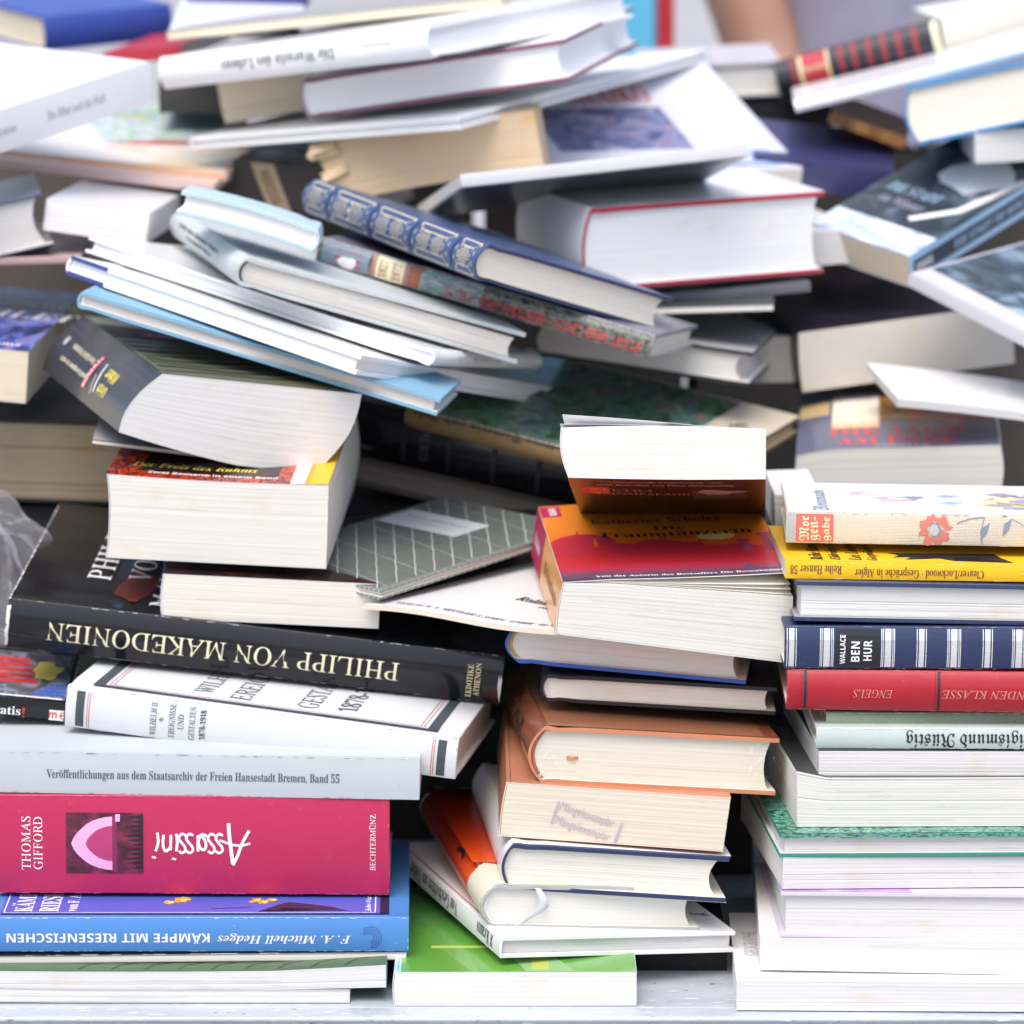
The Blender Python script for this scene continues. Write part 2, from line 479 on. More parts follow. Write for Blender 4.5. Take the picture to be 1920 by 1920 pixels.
    def scuffs(s, side, n, col, along=.9):
        """rubbed specks and dashes along the edges of a face"""
        W_, T_ = s.dim(side); rn = random.Random(len(s.key)*13+n); m_ = ink('rubbed %.3f %.3f' % (col[0], col[2]), col, .8)
        for i in range(n):
            if rn.random() < along:
                u = rn.random()*W_*.985+.001; v = rn.choice((.0004, T_-.0004))+rn.uniform(-.0002, .0002)
                s.line(side, [(u, v), (min(W_-.0005, u+rn.uniform(.0006, .004)), v)], rn.uniform(.00015, .0005), m_, 'rubbed_edges' if v > T_/2 else 'rubbed_lower_edge', .00015)
            elif rn.random() < .5:
                u = rn.choice((.0006, W_-.0006)); v = rn.random()*T_*.9; s.line(side, [(u, v), (u, v+.0015)], rn.uniform(.0003, .0007), m_, 'rubbed_edges', .00015)
            else:
                s.blob(side, rn.random()*W_, rn.uniform(.1, .9)*T_, rn.uniform(.0002, .0005), rn.uniform(.0002, .0005), m_, 'rubbed_edges', 7, .5, .00015, i)
    def done(s):
        for nm, d in s.dec.items():
            me = mesh_from(d['V'], d['F'], d['M'], d['UV'], smooth=False)
            nm = nm.split('#')[0]
            link(nm, me, s.block_obj if nm == 'remainder_stamp' else s.cover_obj, d['mats'])
        return s
def AFF(o1, o2, a1, a2, b1, b2, x, y): return (o1+a1*x+b1*y, o2+a2*x+b2*y)
POSE = {   # x, y, z of the lower front left corner (m), yaw, pitch, roll (rad), width, depth, thickness (m)
    'mag_bottom': (-0.3567, 0.006, 0.0003, -0.0003, -0.0001, 0.0012, 0.2693, 0.18, 0.0071),
    'green_pb': (-0.3041, 0.0071, 0.0076, 0.0038, -0.0002, -0.0023, 0.2363, 0.18, 0.0103),
    'grey_mag': (-0.3021, 0.0221, 0.0169, 0.0157, -0.0, -0.0054, 0.2448, 0.17, 0.004),
    'kaempfe': (-0.2943, 0.02, 0.0242, 0.0251, -0.0004, 0.0068, 0.2384, 0.16, 0.0193),
    'assassini': (-0.284, 0.0583, 0.0461, 0.017, -0.001, 0.0105, 0.2163, 0.13, 0.0557),
    'staats': (-0.2897, 0.0626, 0.1025, -0.0023, -0.0001, 0.0182, 0.2388, 0.15, 0.0232),
    'wilhelm': (-0.2504, 0.105, 0.1294, -0.1553, -0.0011, 0.1002, 0.2226, 0.14, 0.0239),
    'gratis': (-0.3065, 0.1217, 0.1338, 0.0597, 0.0018, 0.0992, 0.0557, 0.1319, 0.0103),
    'philipp': (-0.2894, 0.1549, 0.1631, -0.0216, 0.1121, 0.1148, 0.2842, 0.1978, 0.0296),
    'small_pb': (-0.2006, 0.155, 0.181, 0.0207, 0.0312, 0.0529, 0.1247, 0.18, 0.026),
    'kollwitz': (-0.1588, 0.2143, 0.1994, -0.6851, 0.0645, 0.0534, 0.1095, 0.1827, 0.0057),
    'zwei_romane': (-0.2327, 0.1649, 0.2143, -0.0405, 0.0765, 0.0443, 0.1272, 0.1861, 0.0492),
    'grey_thin': (-0.2421, 0.2, 0.2741, 0.0621, -0.0, 0.1355, 0.1244, 0.15, 0.0028),
    'dark_pb': (-0.2048, 0.1699, 0.2801, 0.3578, 0.0622, 0.1484, 0.1205, 0.1877, 0.0398),
    'light_blue': (-0.2541, 0.2333, 0.3496, -0.1339, -0.0009, 0.2744, 0.2206, 0.08, 0.0103),
    'white_blue': (-0.2648, 0.2713, 0.365, -0.4617, -0.2015, 0.241, 0.2019, 0.3163, 0.0117),
    'white_ridge': (-0.2583, 0.3266, 0.3718, -0.4091, -0.1438, 0.2447, 0.238, 0.1767, 0.0096),
    'linen': (-0.1626, 0.2349, 0.3633, 0.3011, 0.0523, 0.3051, 0.1814, 0.1971, 0.0173),
    'pale_blue': (-0.1969, 0.255, 0.4017, 0.0081, -0.05, 0.2843, 0.0853, 0.08, 0.0142),
    'stadt': (-0.1208, 0.35, 0.3642, -0.2844, -0.0748, 0.2456, 0.2175, 0.12, 0.0151),
    'gilt': (-0.0249, 0.2492, 0.3648, 0.6461, 0.1345, 0.2918, 0.1527, 0.1934, 0.0223),
    'red_edge': (0.0445, 0.4199, 0.3362, 0.4085, 0.0575, -0.0284, 0.1714, 0.105, 0.0529),
    'photo_pb': (-0.0311, 0.3834, 0.406, 0.2508, -0.2389, -0.0841, 0.1875, 0.134, 0.008),
    'brown_pb': (-0.1234, 0.5149, 0.3806, -0.1037, 0.0142, -0.1783, 0.1476, 0.045, 0.0407),
    'picture_white': (0.0165, 0.5431, 0.3883, 0.3255, 0.3279, 0.001, 0.1885, 0.1953, 0.0114),
    'long_white': (-0.2131, 0.5531, 0.415, -0.4988, 0.0682, -0.1014, 0.2063, 0.3732, 0.0085),
    'maroon': (-0.1358, 0.53, 0.4367, -0.2777, 0.0716, -0.159, 0.182, 0.1909, 0.0262),
    'wurzeln': (-0.2321, 0.5597, 0.4547, -0.6371, 0.0768, -0.1234, 0.2266, 0.2269, 0.0205),
    'cream_under': (-0.1913, 0.58, 0.4303, 0.0956, 0.0516, -0.1645, 0.0665, 0.15, 0.0276),
    'tan_thin': (-0.2309, 0.6, 0.4846, -0.0925, -0.0003, -0.1025, 0.2267, 0.15, 0.0067),
    'white_cover': (-0.2349, 0.66, 0.485, 0.0316, 0.0885, 0.0288, 0.0884, 0.1491, 0.0051),
    'blue_back': (-0.3432, 0.85, 0.4636, 0.5452, 0.0708, -0.0672, 0.1049, 0.12, 0.026),
    'blue_top': (-0.2346, 0.8, 0.5014, 0.0237, 0.0312, 0.0298, 0.0873, 0.14, 0.0116),
    'white_left': (-0.3831, 0.2946, 0.4074, 0.9472, 0.0621, -0.1644, 0.2618, 0.2599, 0.0266),
    'kids': (-0.2756, 0.62, 0.4071, 0.2637, 0.1069, 0.0005, 0.111, 0.151, 0.0081),
    'red_mag': (-0.361, 0.5603, 0.4117, -0.1166, 0.0706, 0.0921, 0.1748, 0.15, 0.0052),
    'red_mag2': (-0.3582, 0.5395, 0.4074, -0.1187, 0.0528, 0.1075, 0.1652, 0.15, 0.0058),
    'pink_white': (-0.2938, 0.4103, 0.3768, -0.0644, 0.0039, 0.1387, 0.0653, 0.13, 0.0196),
    'left_dark': (-0.3772, 0.3868, 0.3484, 0.1536, -0.0031, -0.2108, 0.0946, 0.15, 0.0331),
    'pink_cover': (-0.3392, 0.3954, 0.356, 0.0664, -0.0063, -0.0156, 0.0705, 0.1393, 0.0045),
    'hamlet': (-0.3584, 0.3045, 0.2887, -0.0406, 0.0544, 0.0896, 0.0657, 0.2037, 0.0317),
    'brown_vol': (-0.3512, 0.3618, 0.2139, -0.0018, 0.0345, 0.0351, 0.1124, 0.19, 0.0521),
    'uebermuth': (-0.0673, 0.36, 0.2599, -0.4186, 0.0807, 0.1735, 0.193, 0.1836, 0.0123),
    'dark_vol': (-0.102, 0.37, 0.2422, -0.2493, 0.0649, 0.1812, 0.207, 0.15, 0.0334),
    'brown_dark': (-0.1026, 0.38, 0.2213, -0.1631, 0.015, 0.1987, 0.2066, 0.15, 0.0181),
    'grey_hc': (0.0129, 0.43, 0.2949, -0.194, -0.0079, 0.1174, 0.1393, 0.16, 0.0219),
    'thick_pb': (0.1876, 0.4851, 0.2626, 0.1846, 0.1061, -0.1079, 0.1461, 0.18, 0.041),
    'flat_dark': (0.0741, 0.42, 0.3221, -0.0689, -0.0001, -0.0382, 0.0907, 0.16, 0.0034),
    'grey_under': (0.0787, 0.455, 0.3232, 0.1498, 0.0016, -0.0644, 0.1154, 0.15, 0.0065),
    'pages_right': (0.1378, 0.5054, 0.3384, 0.175, 0.0354, -0.0652, 0.09, 0.15, 0.0225),
    'burg': (0.1776, 0.3725, 0.2144, -0.095, 0.0896, -0.0393, 0.1264, 0.1861, 0.0294),
    'leaflet': (0.2368, 0.3503, 0.2738, 0.0894, 0.0637, 0.133, 0.1038, 0.113, 0.0049),
    'snow_pb': (0.1973, 0.5425, 0.3481, -0.7279, 0.3204, 0.2015, 0.0831, 0.1773, 0.0223),
    'photo_right': (0.2518, 0.4477, 0.3374, -0.7387, 0.0949, 0.332, 0.1587, 0.1443, 0.0088),
    'blue_hc': (0.2636, 0.55, 0.4173, -0.2526, -0.0375, -0.2238, 0.105, 0.15, 0.0397),
    'white_block': (0.3051, 0.54, 0.4073, -0.0082, 0.0307, -0.0572, 0.0603, 0.14, 0.0215),
    'open_white': (0.1925, 0.62, 0.435, -0.0657, 0.0014, -0.2523, 0.1731, 0.14, 0.0081),
    'striped': (0.1937, 0.78, 0.4323, -0.2589, -0.0295, -0.269, 0.1222, 0.15, 0.0286),
    'tan_left': (0.0933, 0.8012, 0.4303, -0.0122, 0.0304, -0.0463, 0.1023, 0.15, 0.0255),
    'pages_top': (0.3085, 0.7604, 0.4667, 0.0311, 0.0121, -0.1693, 0.09, 0.14, 0.0254),
    'blue_cover': (0.1612, 0.6096, 0.3868, -0.0601, 0.1895, 0.1048, 0.0955, 0.1019, 0.02),
    'amber_cover': (0.2154, 0.6407, 0.4273, -0.1058, 0.0485, 0.3377, 0.0551, 0.1095, 0.008),
    'green_front': (-0.0642, 0.001, -0.0001, 0.0008, -0.0001, -0.0008, 0.1312, 0.19, 0.0189),
    'krauss': (-0.0072, 0.0099, 0.0238, 0.3363, 0.0216, 0.0732, 0.1374, 0.1916, 0.0118),
    'grey_orange': (-0.0179, 0.0298, 0.0349, 0.1813, 0.0115, 0.0688, 0.123, 0.2095, 0.0246),
    'jacket_navy': (-0.0066, 0.035, 0.0554, 0.0943, -0.0053, 0.0893, 0.1245, 0.1873, 0.0259),
    'maengel': (-0.0061, 0.045, 0.0823, 0.0088, 0.0063, 0.0745, 0.1234, 0.17, 0.0306),
    'orange_hc': (0.0076, 0.05, 0.1113, 0.0788, -0.0391, 0.0738, 0.1375, 0.1737, 0.0317),
    'black_hc': (0.0153, 0.095, 0.1465, -0.0272, -0.0022, 0.0553, 0.1309, 0.16, 0.0155),
    'blue_edge': (-0.0046, 0.1, 0.1675, -0.1112, 0.0155, 0.07, 0.1348, 0.17, 0.0218),
    'mittler': (-0.085, 0.15, 0.1881, -0.6354, -0.0006, -0.0137, 0.1353, 0.18, 0.0029),
    'traum': (0.023, 0.0599, 0.1918, 0.0728, 0.0492, 0.1412, 0.1264, 0.186, 0.0308),
    'petra': (0.0256, 0.077, 0.2752, -0.0672, -0.3007, -0.003, 0.1123, 0.1698, 0.0275),
    'white_base': (0.1201, -0.0078, 0.0004, -0.0255, -0.021, -0.002, 0.1804, 0.1414, 0.0162),
    'cream_side': (0.1332, 0.008, 0.018, -0.0433, -0.0006, 0.0071, 0.177, 0.21, 0.0178),
    'lilac': (0.1441, 0.0081, 0.0362, 0.0125, -0.0151, 0.0125, 0.1748, 0.1513, 0.025),
    'white_pb': (0.1453, 0.0121, 0.0618, 0.0793, -0.0168, 0.0134, 0.1754, 0.1612, 0.0174),
    'green_hc': (0.1437, 0.0121, 0.0791, 0.0606, -0.0143, 0.0114, 0.1764, 0.1662, 0.0135),
    'cream_pb': (0.1529, 0.0251, 0.0928, 0.0552, -0.026, 0.0109, 0.1654, 0.1254, 0.027),
    'white_mag': (0.1655, 0.0321, 0.1188, 0.0441, -0.0151, 0.013, 0.1489, 0.1645, 0.0148),
    'ruestig': (0.1643, 0.035, 0.1335, 0.007, -0.0022, 0.0047, 0.1497, 0.1277, 0.0117),
    'linen_green': (0.1703, 0.045, 0.1431, 0.0427, -0.0016, 0.0149, 0.1441, 0.1198, 0.0085),
    'engels': (0.1483, 0.04, 0.1536, -0.0253, -0.0005, 0.0086, 0.1775, 0.13, 0.0225),
    'benhur': (0.1468, 0.04, 0.1766, 0.0007, -0.0, 0.0069, 0.1793, 0.13, 0.0235),
    'blue_pair': (0.1524, 0.045, 0.202, 0.0239, -0.0008, 0.0243, 0.177, 0.135, 0.0222),
    'hanser': (0.1476, 0.05, 0.2244, 0.0162, -0.0089, 0.0179, 0.1793, 0.116, 0.0093),
    'morgen': (0.1497, 0.08, 0.2384, -0.0475, -0.0418, 0.009, 0.1851, 0.1293, 0.0171),
    'white_edge': (0.1535, 0.215, 0.2193, -0.0001, -0.0012, -0.0293, 0.026, 0.09, 0.0225),
    'dark_band': (-0.1872, 0.5627, 0.3752, -0.2111, 0.0681, 0.0717, 0.1034, 0.1, 0.0333),
    'dark_small': (-0.2428, 0.66, 0.4321, -0.0027, 0.0009, -0.0051, 0.0634, 0.11, 0.0225),
    'red_back': (-0.2924, 0.78, 0.4576, -0.2498, 0.0696, -0.1065, 0.0598, 0.11, 0.0094),
    'yellow_mag': (-0.2912, 0.6005, 0.3988, -0.1315, 0.1223, 0.0444, 0.1024, 0.12, 0.0039),
    'dark_slab': (0.0699, 0.066, -0.0014, -0.0011, 0.0002, 0.0003, 0.0494, 0.15, 0.0185),
    'grey_side': (0.1568, 0.5, 0.267, 0.0079, 0.0006, -0.0246, 0.0633, 0.13, 0.0306),
    'coal_book': (0.1317, 0.8, 0.4029, 0.0003, 0.0001, -0.0234, 0.1008, 0.14, 0.0255),
}
# ------------------------------------------------------------------ papers and cloths
PW = pages('white paper', (.675, .665, .65), .20)
PWX = pages('shade lifted white paper', (.86, .86, .87), .13)  # white paper raised in tone to offset the shade on the upper books
PWC = pages('off white paper', (.72, .70, .645), .14)
PC = pages('cream paper', (.72, .68, .60), .16)
PCB = pages('pale cream paper', (.73, .705, .63), .12)
PG = pages('greyed paper', (.70, .68, .64), .2)
PT = pages('yellowed paper', (.70, .54, .36), .26, 1)
PY = pages('warm cream paper', (.74, .65, .50), .14)
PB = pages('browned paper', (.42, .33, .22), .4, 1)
PL = pages('linen book paper', (.74, .71, .64), .3)
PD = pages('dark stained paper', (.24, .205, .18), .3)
W1 = cover('white gloss card', (.87, .87, .88), .28, .3, .012)
W2 = cover('white matt card', (.76, .77, .77), .55, 0, .02)
W3 = cover('grey white card', (.48, .525, .545), .5, 0, .02)
LINW = cover('white linen cloth', (.62, .64, .66), .8, 0, .04, weave=.14)
LING = cover('pale grey linen cloth', (.55, .60, .60), .85, 0, .08, weave=.5, scuff=.2)
GREY = cover('grey card', (.34, .34, .35), .6, 0, .05)
NAVY = cover('navy leather cloth', (.022, .036, .10), .42, .1, .1, weave=.12)
NAVYG = cover('navy gloss paper', (.030, .045, .115), .3, .3, .06)
GILTN = cover('gilt book navy', (.050, .085, .20), .38, .2, .08)
BLK = cover('black gloss jacket', (.008, .008, .012), .14, .45, .1, spec=.22, scuff=.01)
BLKM = cover('black cloth', (.016, .016, .018), .6, 0, .2, weave=.1)
CHAR = cover('charcoal card', (.045, .055, .055), .45, .1, .1)
RED = cover('red leather cloth', (.38, .006, .018), .42, .25, .08)
REDE = cover('red cloth edge', (.44, .02, .05), .55, 0, .1)
MAR = cover('maroon cloth edge', (.22, .05, .11), .6, 0, .1)
PINK = cover('crimson pink jacket', (.47, .018, .085), .42, .15, .05, scuff=.05)
BLUE = cover('sky blue jacket', (.075, .24, .58), .36, .25, .04)
LBLUE = cover('light blue cloth', (.22, .42, .57), .55, 0, .08, weave=.2)
PBLUE = cover('pale blue cloth', (.46, .60, .70), .6, 0, .05)
EBLUE = cover('royal blue cloth', (.03, .10, .40), .5, .1, .15)
ORG = cover('orange shrink wrapped card', (.36, .115, .055), .2, .8, .08)
ORGE = cover('orange cloth edge', (.58, .22, .10), .4, .2, .08)
YEL = cover('yellow card', (.86, .50, .012), .5, .05, .03)
LINGR = cover('sage green cloth', (.27, .34, .24), .85, 0, .1, weave=.5)
SAGE = cover('pale grey green card', (.48, .57, .53), .6, 0, .06)
GRNE = cover('green cloth edge', (.04, .25, .18), .45, .1, .1)
LIL = cover('lilac card', (.62, .55, .63), .45, .1, .04)
CREAMC = cover('cream printed cloth', (.66, .60, .49), .8, 0, .05, weave=.4)
TAN = cover('tan card', (.52, .42, .28), .7, 0, .1)
BRN = cover('dark brown cloth', (.10, .075, .06), .55, 0, .2)
WEAR = ink('bare worn paper', (.78, .76, .72), .9)
IBLK = ink('black ink', (.015, .015, .017)); IGRY = ink('grey ink', (.10, .11, .12)); IWHT = ink('white ink', (.85, .85, .86))
ICRM = ink('cream ink', (.82, .78, .52)); IYEL = ink('yellow ink', (.85, .72, .12)); IRED = ink('red ink', (.62, .03, .03))
IBLU = ink('blue ink', (.05, .10, .35)); IGLD = ink('gilt foil', (.80, .70, .40), .4, 0); ISLV = ink('silver foil', (.86, .88, .90), .2, .7)
IPNK = ink('rose ink', (.80, .40, .62)); IDRD = ink('dark red ink', (.32, .02, .04)); IORG = ink('orange ink', (.85, .35, .03))
ITEAL = ink('teal ink', (.10, .42, .48)); IBRN = ink('brown ink', (.16, .07, .03)); IFAINT = ink('faint grey ink', (.50, .50, .52))
ICOP = ink('worn gilt lettering', (.62, .26, .20), .5)

B = {}
def bk(key, *a, **k):
    B[key] = Book(key, *a, **k); return B[key]

# ------------------------------------------------------------------ left stack
bk('mag_bottom', 'magazine', 'thin white magazine lying flat at the bottom of the left stack on the metal table', 'B', 'soft', GREY, PW, W3, custom=lambda s, x, y, z, a, b, c: (x, y, z+.006*max(0, .55-a)**1.5*(c+.3)), category='magazine').done()
b = bk('green_pb', 'paperback', 'white paged paperback with dark green cover just above the thin bottom magazine', 'B', 'soft', cover('moss green card', (.085, .15, .065), .4, .1, .15), PW, W2, bow=-.0012, custom=lambda s, x, y, z, a, b, c: (x, y, z+.0022*c*max(0, a-.75)*4))
for i in range(9):
    u = .07+.018*i; b.line('T', [(u, .004), (u+.004, .012), (u+.013, .016)], .0006, IBLK, 'printed_lines')
b.done()
b = bk('grey_mag', 'magazine', 'thin grey magazine with worn white edge under the sky blue fishing book', 'B', 'soft', cover('grey violet card', (.21, .19, .21), .45, .1, .1), PG, GREY, category='magazine')
for i in range(16):
    u = random.uniform(.03, .20); b.rect('T', u, .0002, u+random.uniform(.003, .014), random.uniform(.0012, .0022), WEAR, 'worn_edge')
b.done()

b = bk('kaempfe', 'hardback_book', 'sky blue hardback about giant fish with white lettering under the crimson thriller', 'F', 'hard', BLUE, PWC, BLUE, bulge=.0012)
k = 'kaempfe'
b.text('F', 'F. A. Mitchell Hedges', *(0.1708, 0.0075), 0.00606, 0.07218, 180, IWHT, 'bi')
b.text('F', 'KÄMPFE MIT RIESENFISCHEN', *(0.0756, 0.0075), 0.00606, 0.10971, 180, IWHT, 'bold')
cu, cv = (0.2174, 0.0081)
for r in (.0022, .0035, .0048, .0061):
    b.line('F', [(cu+r*math.sin(a*math.pi/12), cv-r*math.cos(a*math.pi/12)) for a in range(13)], .00035, IBLU, 'publisher_emblem')
    b.line('F', [(cu-.004, cv+r*.8), (cu, cv+r)], .00035, IBLU, 'publisher_emblem')
b.rect('T', .0165, .0075, .2225, .150, cover('violet blue print', (.085, .115, .55), .35, .3, .05), 'cover_picture')
b.rect('T', .2225, .0075, .2275, .150, ink('navy strip', (.012, .012, .05)), 'cover_picture')
b.frame('T', .0185, .0095, .2200, .147, .0006, IWHT, 'cover_frame', .00012)
for s_, u, h, wd in (('KÄMPFE MIT', .0275, .0118, .082), ('RIESENFISCHEN', .0425, .0108, .105), ('von F. A. Mitchell', .0545, .0062, .070)):
    b.text('T', s_, u, .0115+wd/2, h, wd, 90, IWHT, 'serifb')
b.text('T', 'Jahr-Verlag', .2165, .031, .004, .040, 90, IWHT, 'bi')
b.poly('T', [(.156, .0105), (.168, .019), (.182, .017), (.190, .013), (.205, .0125), (.196, .0205), (.184, .026), (.172, .030), (.166, .024)], ink('dark plum ink', (.04, .02, .06)), 'cover_picture', .00016)
for u, v, r in ((.158, .030, .0030), (.154, .033, .003), (.163, .034, .003), (.114, .034, .004), (.107, .029, .003)):
    b.blob('T', u, v, r, r*1.3, IORG, 'cover_picture', 12, .9, .0002, u*90)
    b.blob('T', u+.001, v, r*.5, r*.7, IYEL, 'cover_picture', 10, .9, .00026, u*50)
b.line('T', [(.130, .0165), (.152, .020)], .0006, IBLK, 'cover_picture', .0002)
b.done()

b = bk('assassini', 'hardback_book', 'thick crimson thriller hardback with white script title in the left stack', 'F', 'hard', PINK, PWC, PINK, bulge=.0022)
b.text('F', 'THOMAS', *(0.0169, 0.0288), 0.00499, 0.03023, 90, IWHT, 'serif')
b.text('F', 'GIFFORD', *(0.0234, 0.0288), 0.00499, 0.02964, 90, IWHT, 'serif')
b.text('F', 'BECHTERMÜNZ', *(0.2069, 0.0302), 0.00367, 0.03169, 90, IWHT, 'serif')
x0, y0 = (0.0387, 0.0117); x1, y1 = (0.0811, 0.0461)
b.rect('F', x0, y0, x1, y1, art('photo plum', [(0, '#2a0a16'), (.5, '#5a1832'), (1, '#8c2a50')], 4, 5, .6), 'spine_picture')
W_, H_ = x1-x0, y1-y0
def arch(r0, col, e):
    P = []
    for i in range(17):
        a = math.pi/2+math.pi*i/16
        P.append((x0+W_*(.62+r0*1.0*math.cos(a)*(1+.10*max(0, 1-abs(i-8)/3))), y0+H_*(.5+r0*.88*math.sin(a))))
    b.poly('F', P, col, 'spine_picture', e)
arch(.50, IPNK, .0001); arch(.33, ink('rose shade', (.45, .04, .15)), .00016)
b.rect('F', x0+W_*.60, y0+H_*.03, x0+W_*.66, y0+H_*.97, ink('plum column', (.22, .02, .08)), 'spine_picture', .00022)
for i in range(12):
    v = y0+H_*(.08+.075*i); L_ = .10+.07*((i*7) % 5)/4
    b.poly('F', [(x1, v), (x1-W_*L_*1.6, v+H_*.02), (x1, v+H_*.07)], ink('plum black', (.02, .006, .012)), 'spine_picture', .00026)
b.rect('F', x0+W_*.64, y0+H_*.86, x0+W_*.70, y0+H_*.98, IPNK, 'spine_picture', .00028)
# hand-lettered title, upside down
ox, oy = (0.1126, 0.0288); sc_ = 0.00029
def smooth(P, n=6):
    Q = []
    for i in range(len(P)-1):
        p0 = P[max(0, i-1)]; p1 = P[i]; p2 = P[i+1]; p3 = P[min(len(P)-1, i+2)]
        for k in range(n):
            t_ = k/n
            Q.append(tuple(.5*(2*p1[c]+(p2[c]-p0[c])*t_+(2*p0[c]-5*p1[c]+4*p2[c]-p3[c])*t_*t_+(3*p1[c]-p0[c]-3*p2[c]+p3[c])*t_**3) for c in (0, 1)))
    return Q+[P[-1]]
def stroke(P, wd): b.line('F', [(ox+x*sc_, oy+y*sc_) for x, y in smooth(P)], wd*1.15*sc_, IWHT, 'title_lettering', .00016)
stroke([(53, 41), (54, 20), (57, -5), (61, -38)], 6); stroke([(61, -41), (70, -22), (80, 5), (92, 27)], 5); stroke([(94, 2), (76, -2), (58, 0), (36, 8)], 4)
def ess(cx, r): stroke([(cx+r*.9, 17), (cx-r*.2, 20), (cx-r, 12), (cx-r*.3, 3), (cx+r*.6, -5), (cx+r*.7, -13), (cx-r*.2, -17), (cx-r, -13)], 4.2)
ess(36, 7); ess(21, 7)
stroke([(12, 16), (2, 19), (-4, 6), (0, -8), (8, -10), (10, 2), (4, 14), (-6, 15)], 4.5); stroke([(-5, 17), (-5, -14)], 4.5)
ess(-20, 7); ess(-34, 7)
stroke([(-46, 20), (-44, 4), (-46, -14)], 4.5); stroke([(-50, -27), (-51, -31)], 7)
stroke([(-56, 18), (-57, -12)], 4.5); stroke([(-57, -6), (-66, -14), (-71, -2), (-70, 18)], 4.5)
stroke([(-82, 22), (-80, 4), (-85, -14)], 4.5); stroke([(-88, -24), (-89, -28)], 7)
b.done()

b = bk('staats', 'paperback', 'grey white archive paperback with one line of small black text along its spine', 'F', 'soft', W3, PWC, W3, bulge=.0006)
b.text('F', 'Veröffentlichungen aus dem Staatsarchiv der Freien Hansestadt Bremen, Band 55', *(0.1146, 0.0107), 0.00644, 0.16069, 0, IGRY, 'serifb')
b.done()

b = bk('gratis', 'magazine', 'dark glossy magazine with red and blue print poking out left of the white linen book', 'F', 'soft', BLK, PG, BLK, category='magazine')
b.rect('T', .002, .004, b.w-.002, b.d-.01, art('busy print', [(0, '#20242c'), (.35, '#5a5a62'), (.55, '#8c8c98'), (.8, '#3c4a80'), (1, '#202430')], 4, 4, .5), 'cover_picture')
for i in range(5):
    b.rect('T', .003, .040+.014*i, .036-.002*i, .050+.014*i, IRED, 'printed_lettering', .00012)
for i in range(4):
    b.rect('T', .034+.003*i, .012+.008*i, .053, .018+.008*i, ink('cobalt ink', (.04, .12, .45)), 'printed_lettering', .00014)
b.blob('T', .040, .075, .008, .022, IYEL, 'printed_lettering', 14, .6, .00018)
b.line('T', [(.002, .008), (.052, .006)], .003, IWHT, 'printed_lettering', .0001)
b.text('F', 'gratis', *(0.0206, 0.0026), 0.00630, 0.01800, 0, IWHT, 'serifb')
b.text('F', '!', *(0.0313, 0.0026), 0.00570, 0.00150, 0, IRED, 'serifb')
x0, y0 = (0.0457, -0.0005); x1, y1 = (0.0539, 0.0054)
b.rect('F', x0, y0, x1, y1, IWHT, 'price_label'); b.text('F', 'm', (x0+x1)/2-.002, (y0+y1)/2, .0035, .0045, 0, IRED, 'bold', 'price_label'); b.text('F', '€', (x0+x1)/2+.003, (y0+y1)/2, .0042, .003, 0, IRED, 'sans', 'price_label')
b.done()

b = bk('wilhelm', 'hardback_book', 'white linen bound hardback with dark bands and red rules on the spine', 'F', 'hard', LINW, PC, LINW, bulge=.002)
DB = cover('slate band', (.06, .075, .09), .8, 0, .15, weave=.3); IR = ink('thin red rule', (.50, .10, .10))
for xa, sgn in ((146, 1), (826, -1)):
    u, v = AFF(-0.0712831,0.405471,0.000298554,4.07245e-05,2.71354e-05,-0.000300905, xa, 1330 if sgn > 0 else 1420); hw = 0.00238
    b.rect('F', u-hw, .0012, u+hw, b.t*.90, DB, 'spine_bands', .00012)
    for q in (14, 18): b.rect('F', u+sgn*(q)*0.0002979-.0002, .0012, u+sgn*(q)*0.0002979+.0002, b.t*.90, IR, 'spine_bands', .00012)
for s_, px_, wd in (('WILHELM II.', 286, 66), ('*', 301, 9), ('EREIGNISSE', 321, 66), ('UND', 338, 29), ('GESTALTEN', 359, 64), ('1878-1918', 379, 58)):
    b.text('F', s_, *AFF(-0.0712831,0.405471,0.000298554,4.07245e-05,2.71354e-05,-0.000300905, px_, 1353+(px_-330)*.142), (11.5 if s_ != '*' else 9)*0.0002979, (wd)*0.0002979, 90, IBLK, 'serif', eps=.0003)
u0, u1, v0, v1 = .0125, b.w-.0135, .009, b.d-.009
b.rect('T', u0, v0, u0+.006, v1, DB, 'cover_frame', .00012); b.rect('T', u1-.006, v0, u1, v1, DB, 'cover_frame', .00012)
b.rect('T', u0+.006, v0, u1-.006, v0+.003, DB, 'cover_frame', .00012); b.rect('T', u0+.006, v1-.003, u1-.006, v1, DB, 'cover_frame', .00012)
for q in (.0085, .0105): b.frame('T', u0+q, v0+q*.65, u1-q, v1-q*.65, .0004, IR, 'cover_frame', .00012)
b.text('T', 'WILHELM II.', .072, .075, .011, .100, 90, IGRY, 'serif'); b.text('T', 'EREIGNISSE', .094, .075, .012, .110, 90, IGRY, 'serif')
b.text('T', 'GESTALTEN', .132, .072, .012, .100, 90, IGRY, 'serif'); b.text('T', '1878-1918', .154, .070, .011, .090, 90, IGRY, 'serif')
b.done()

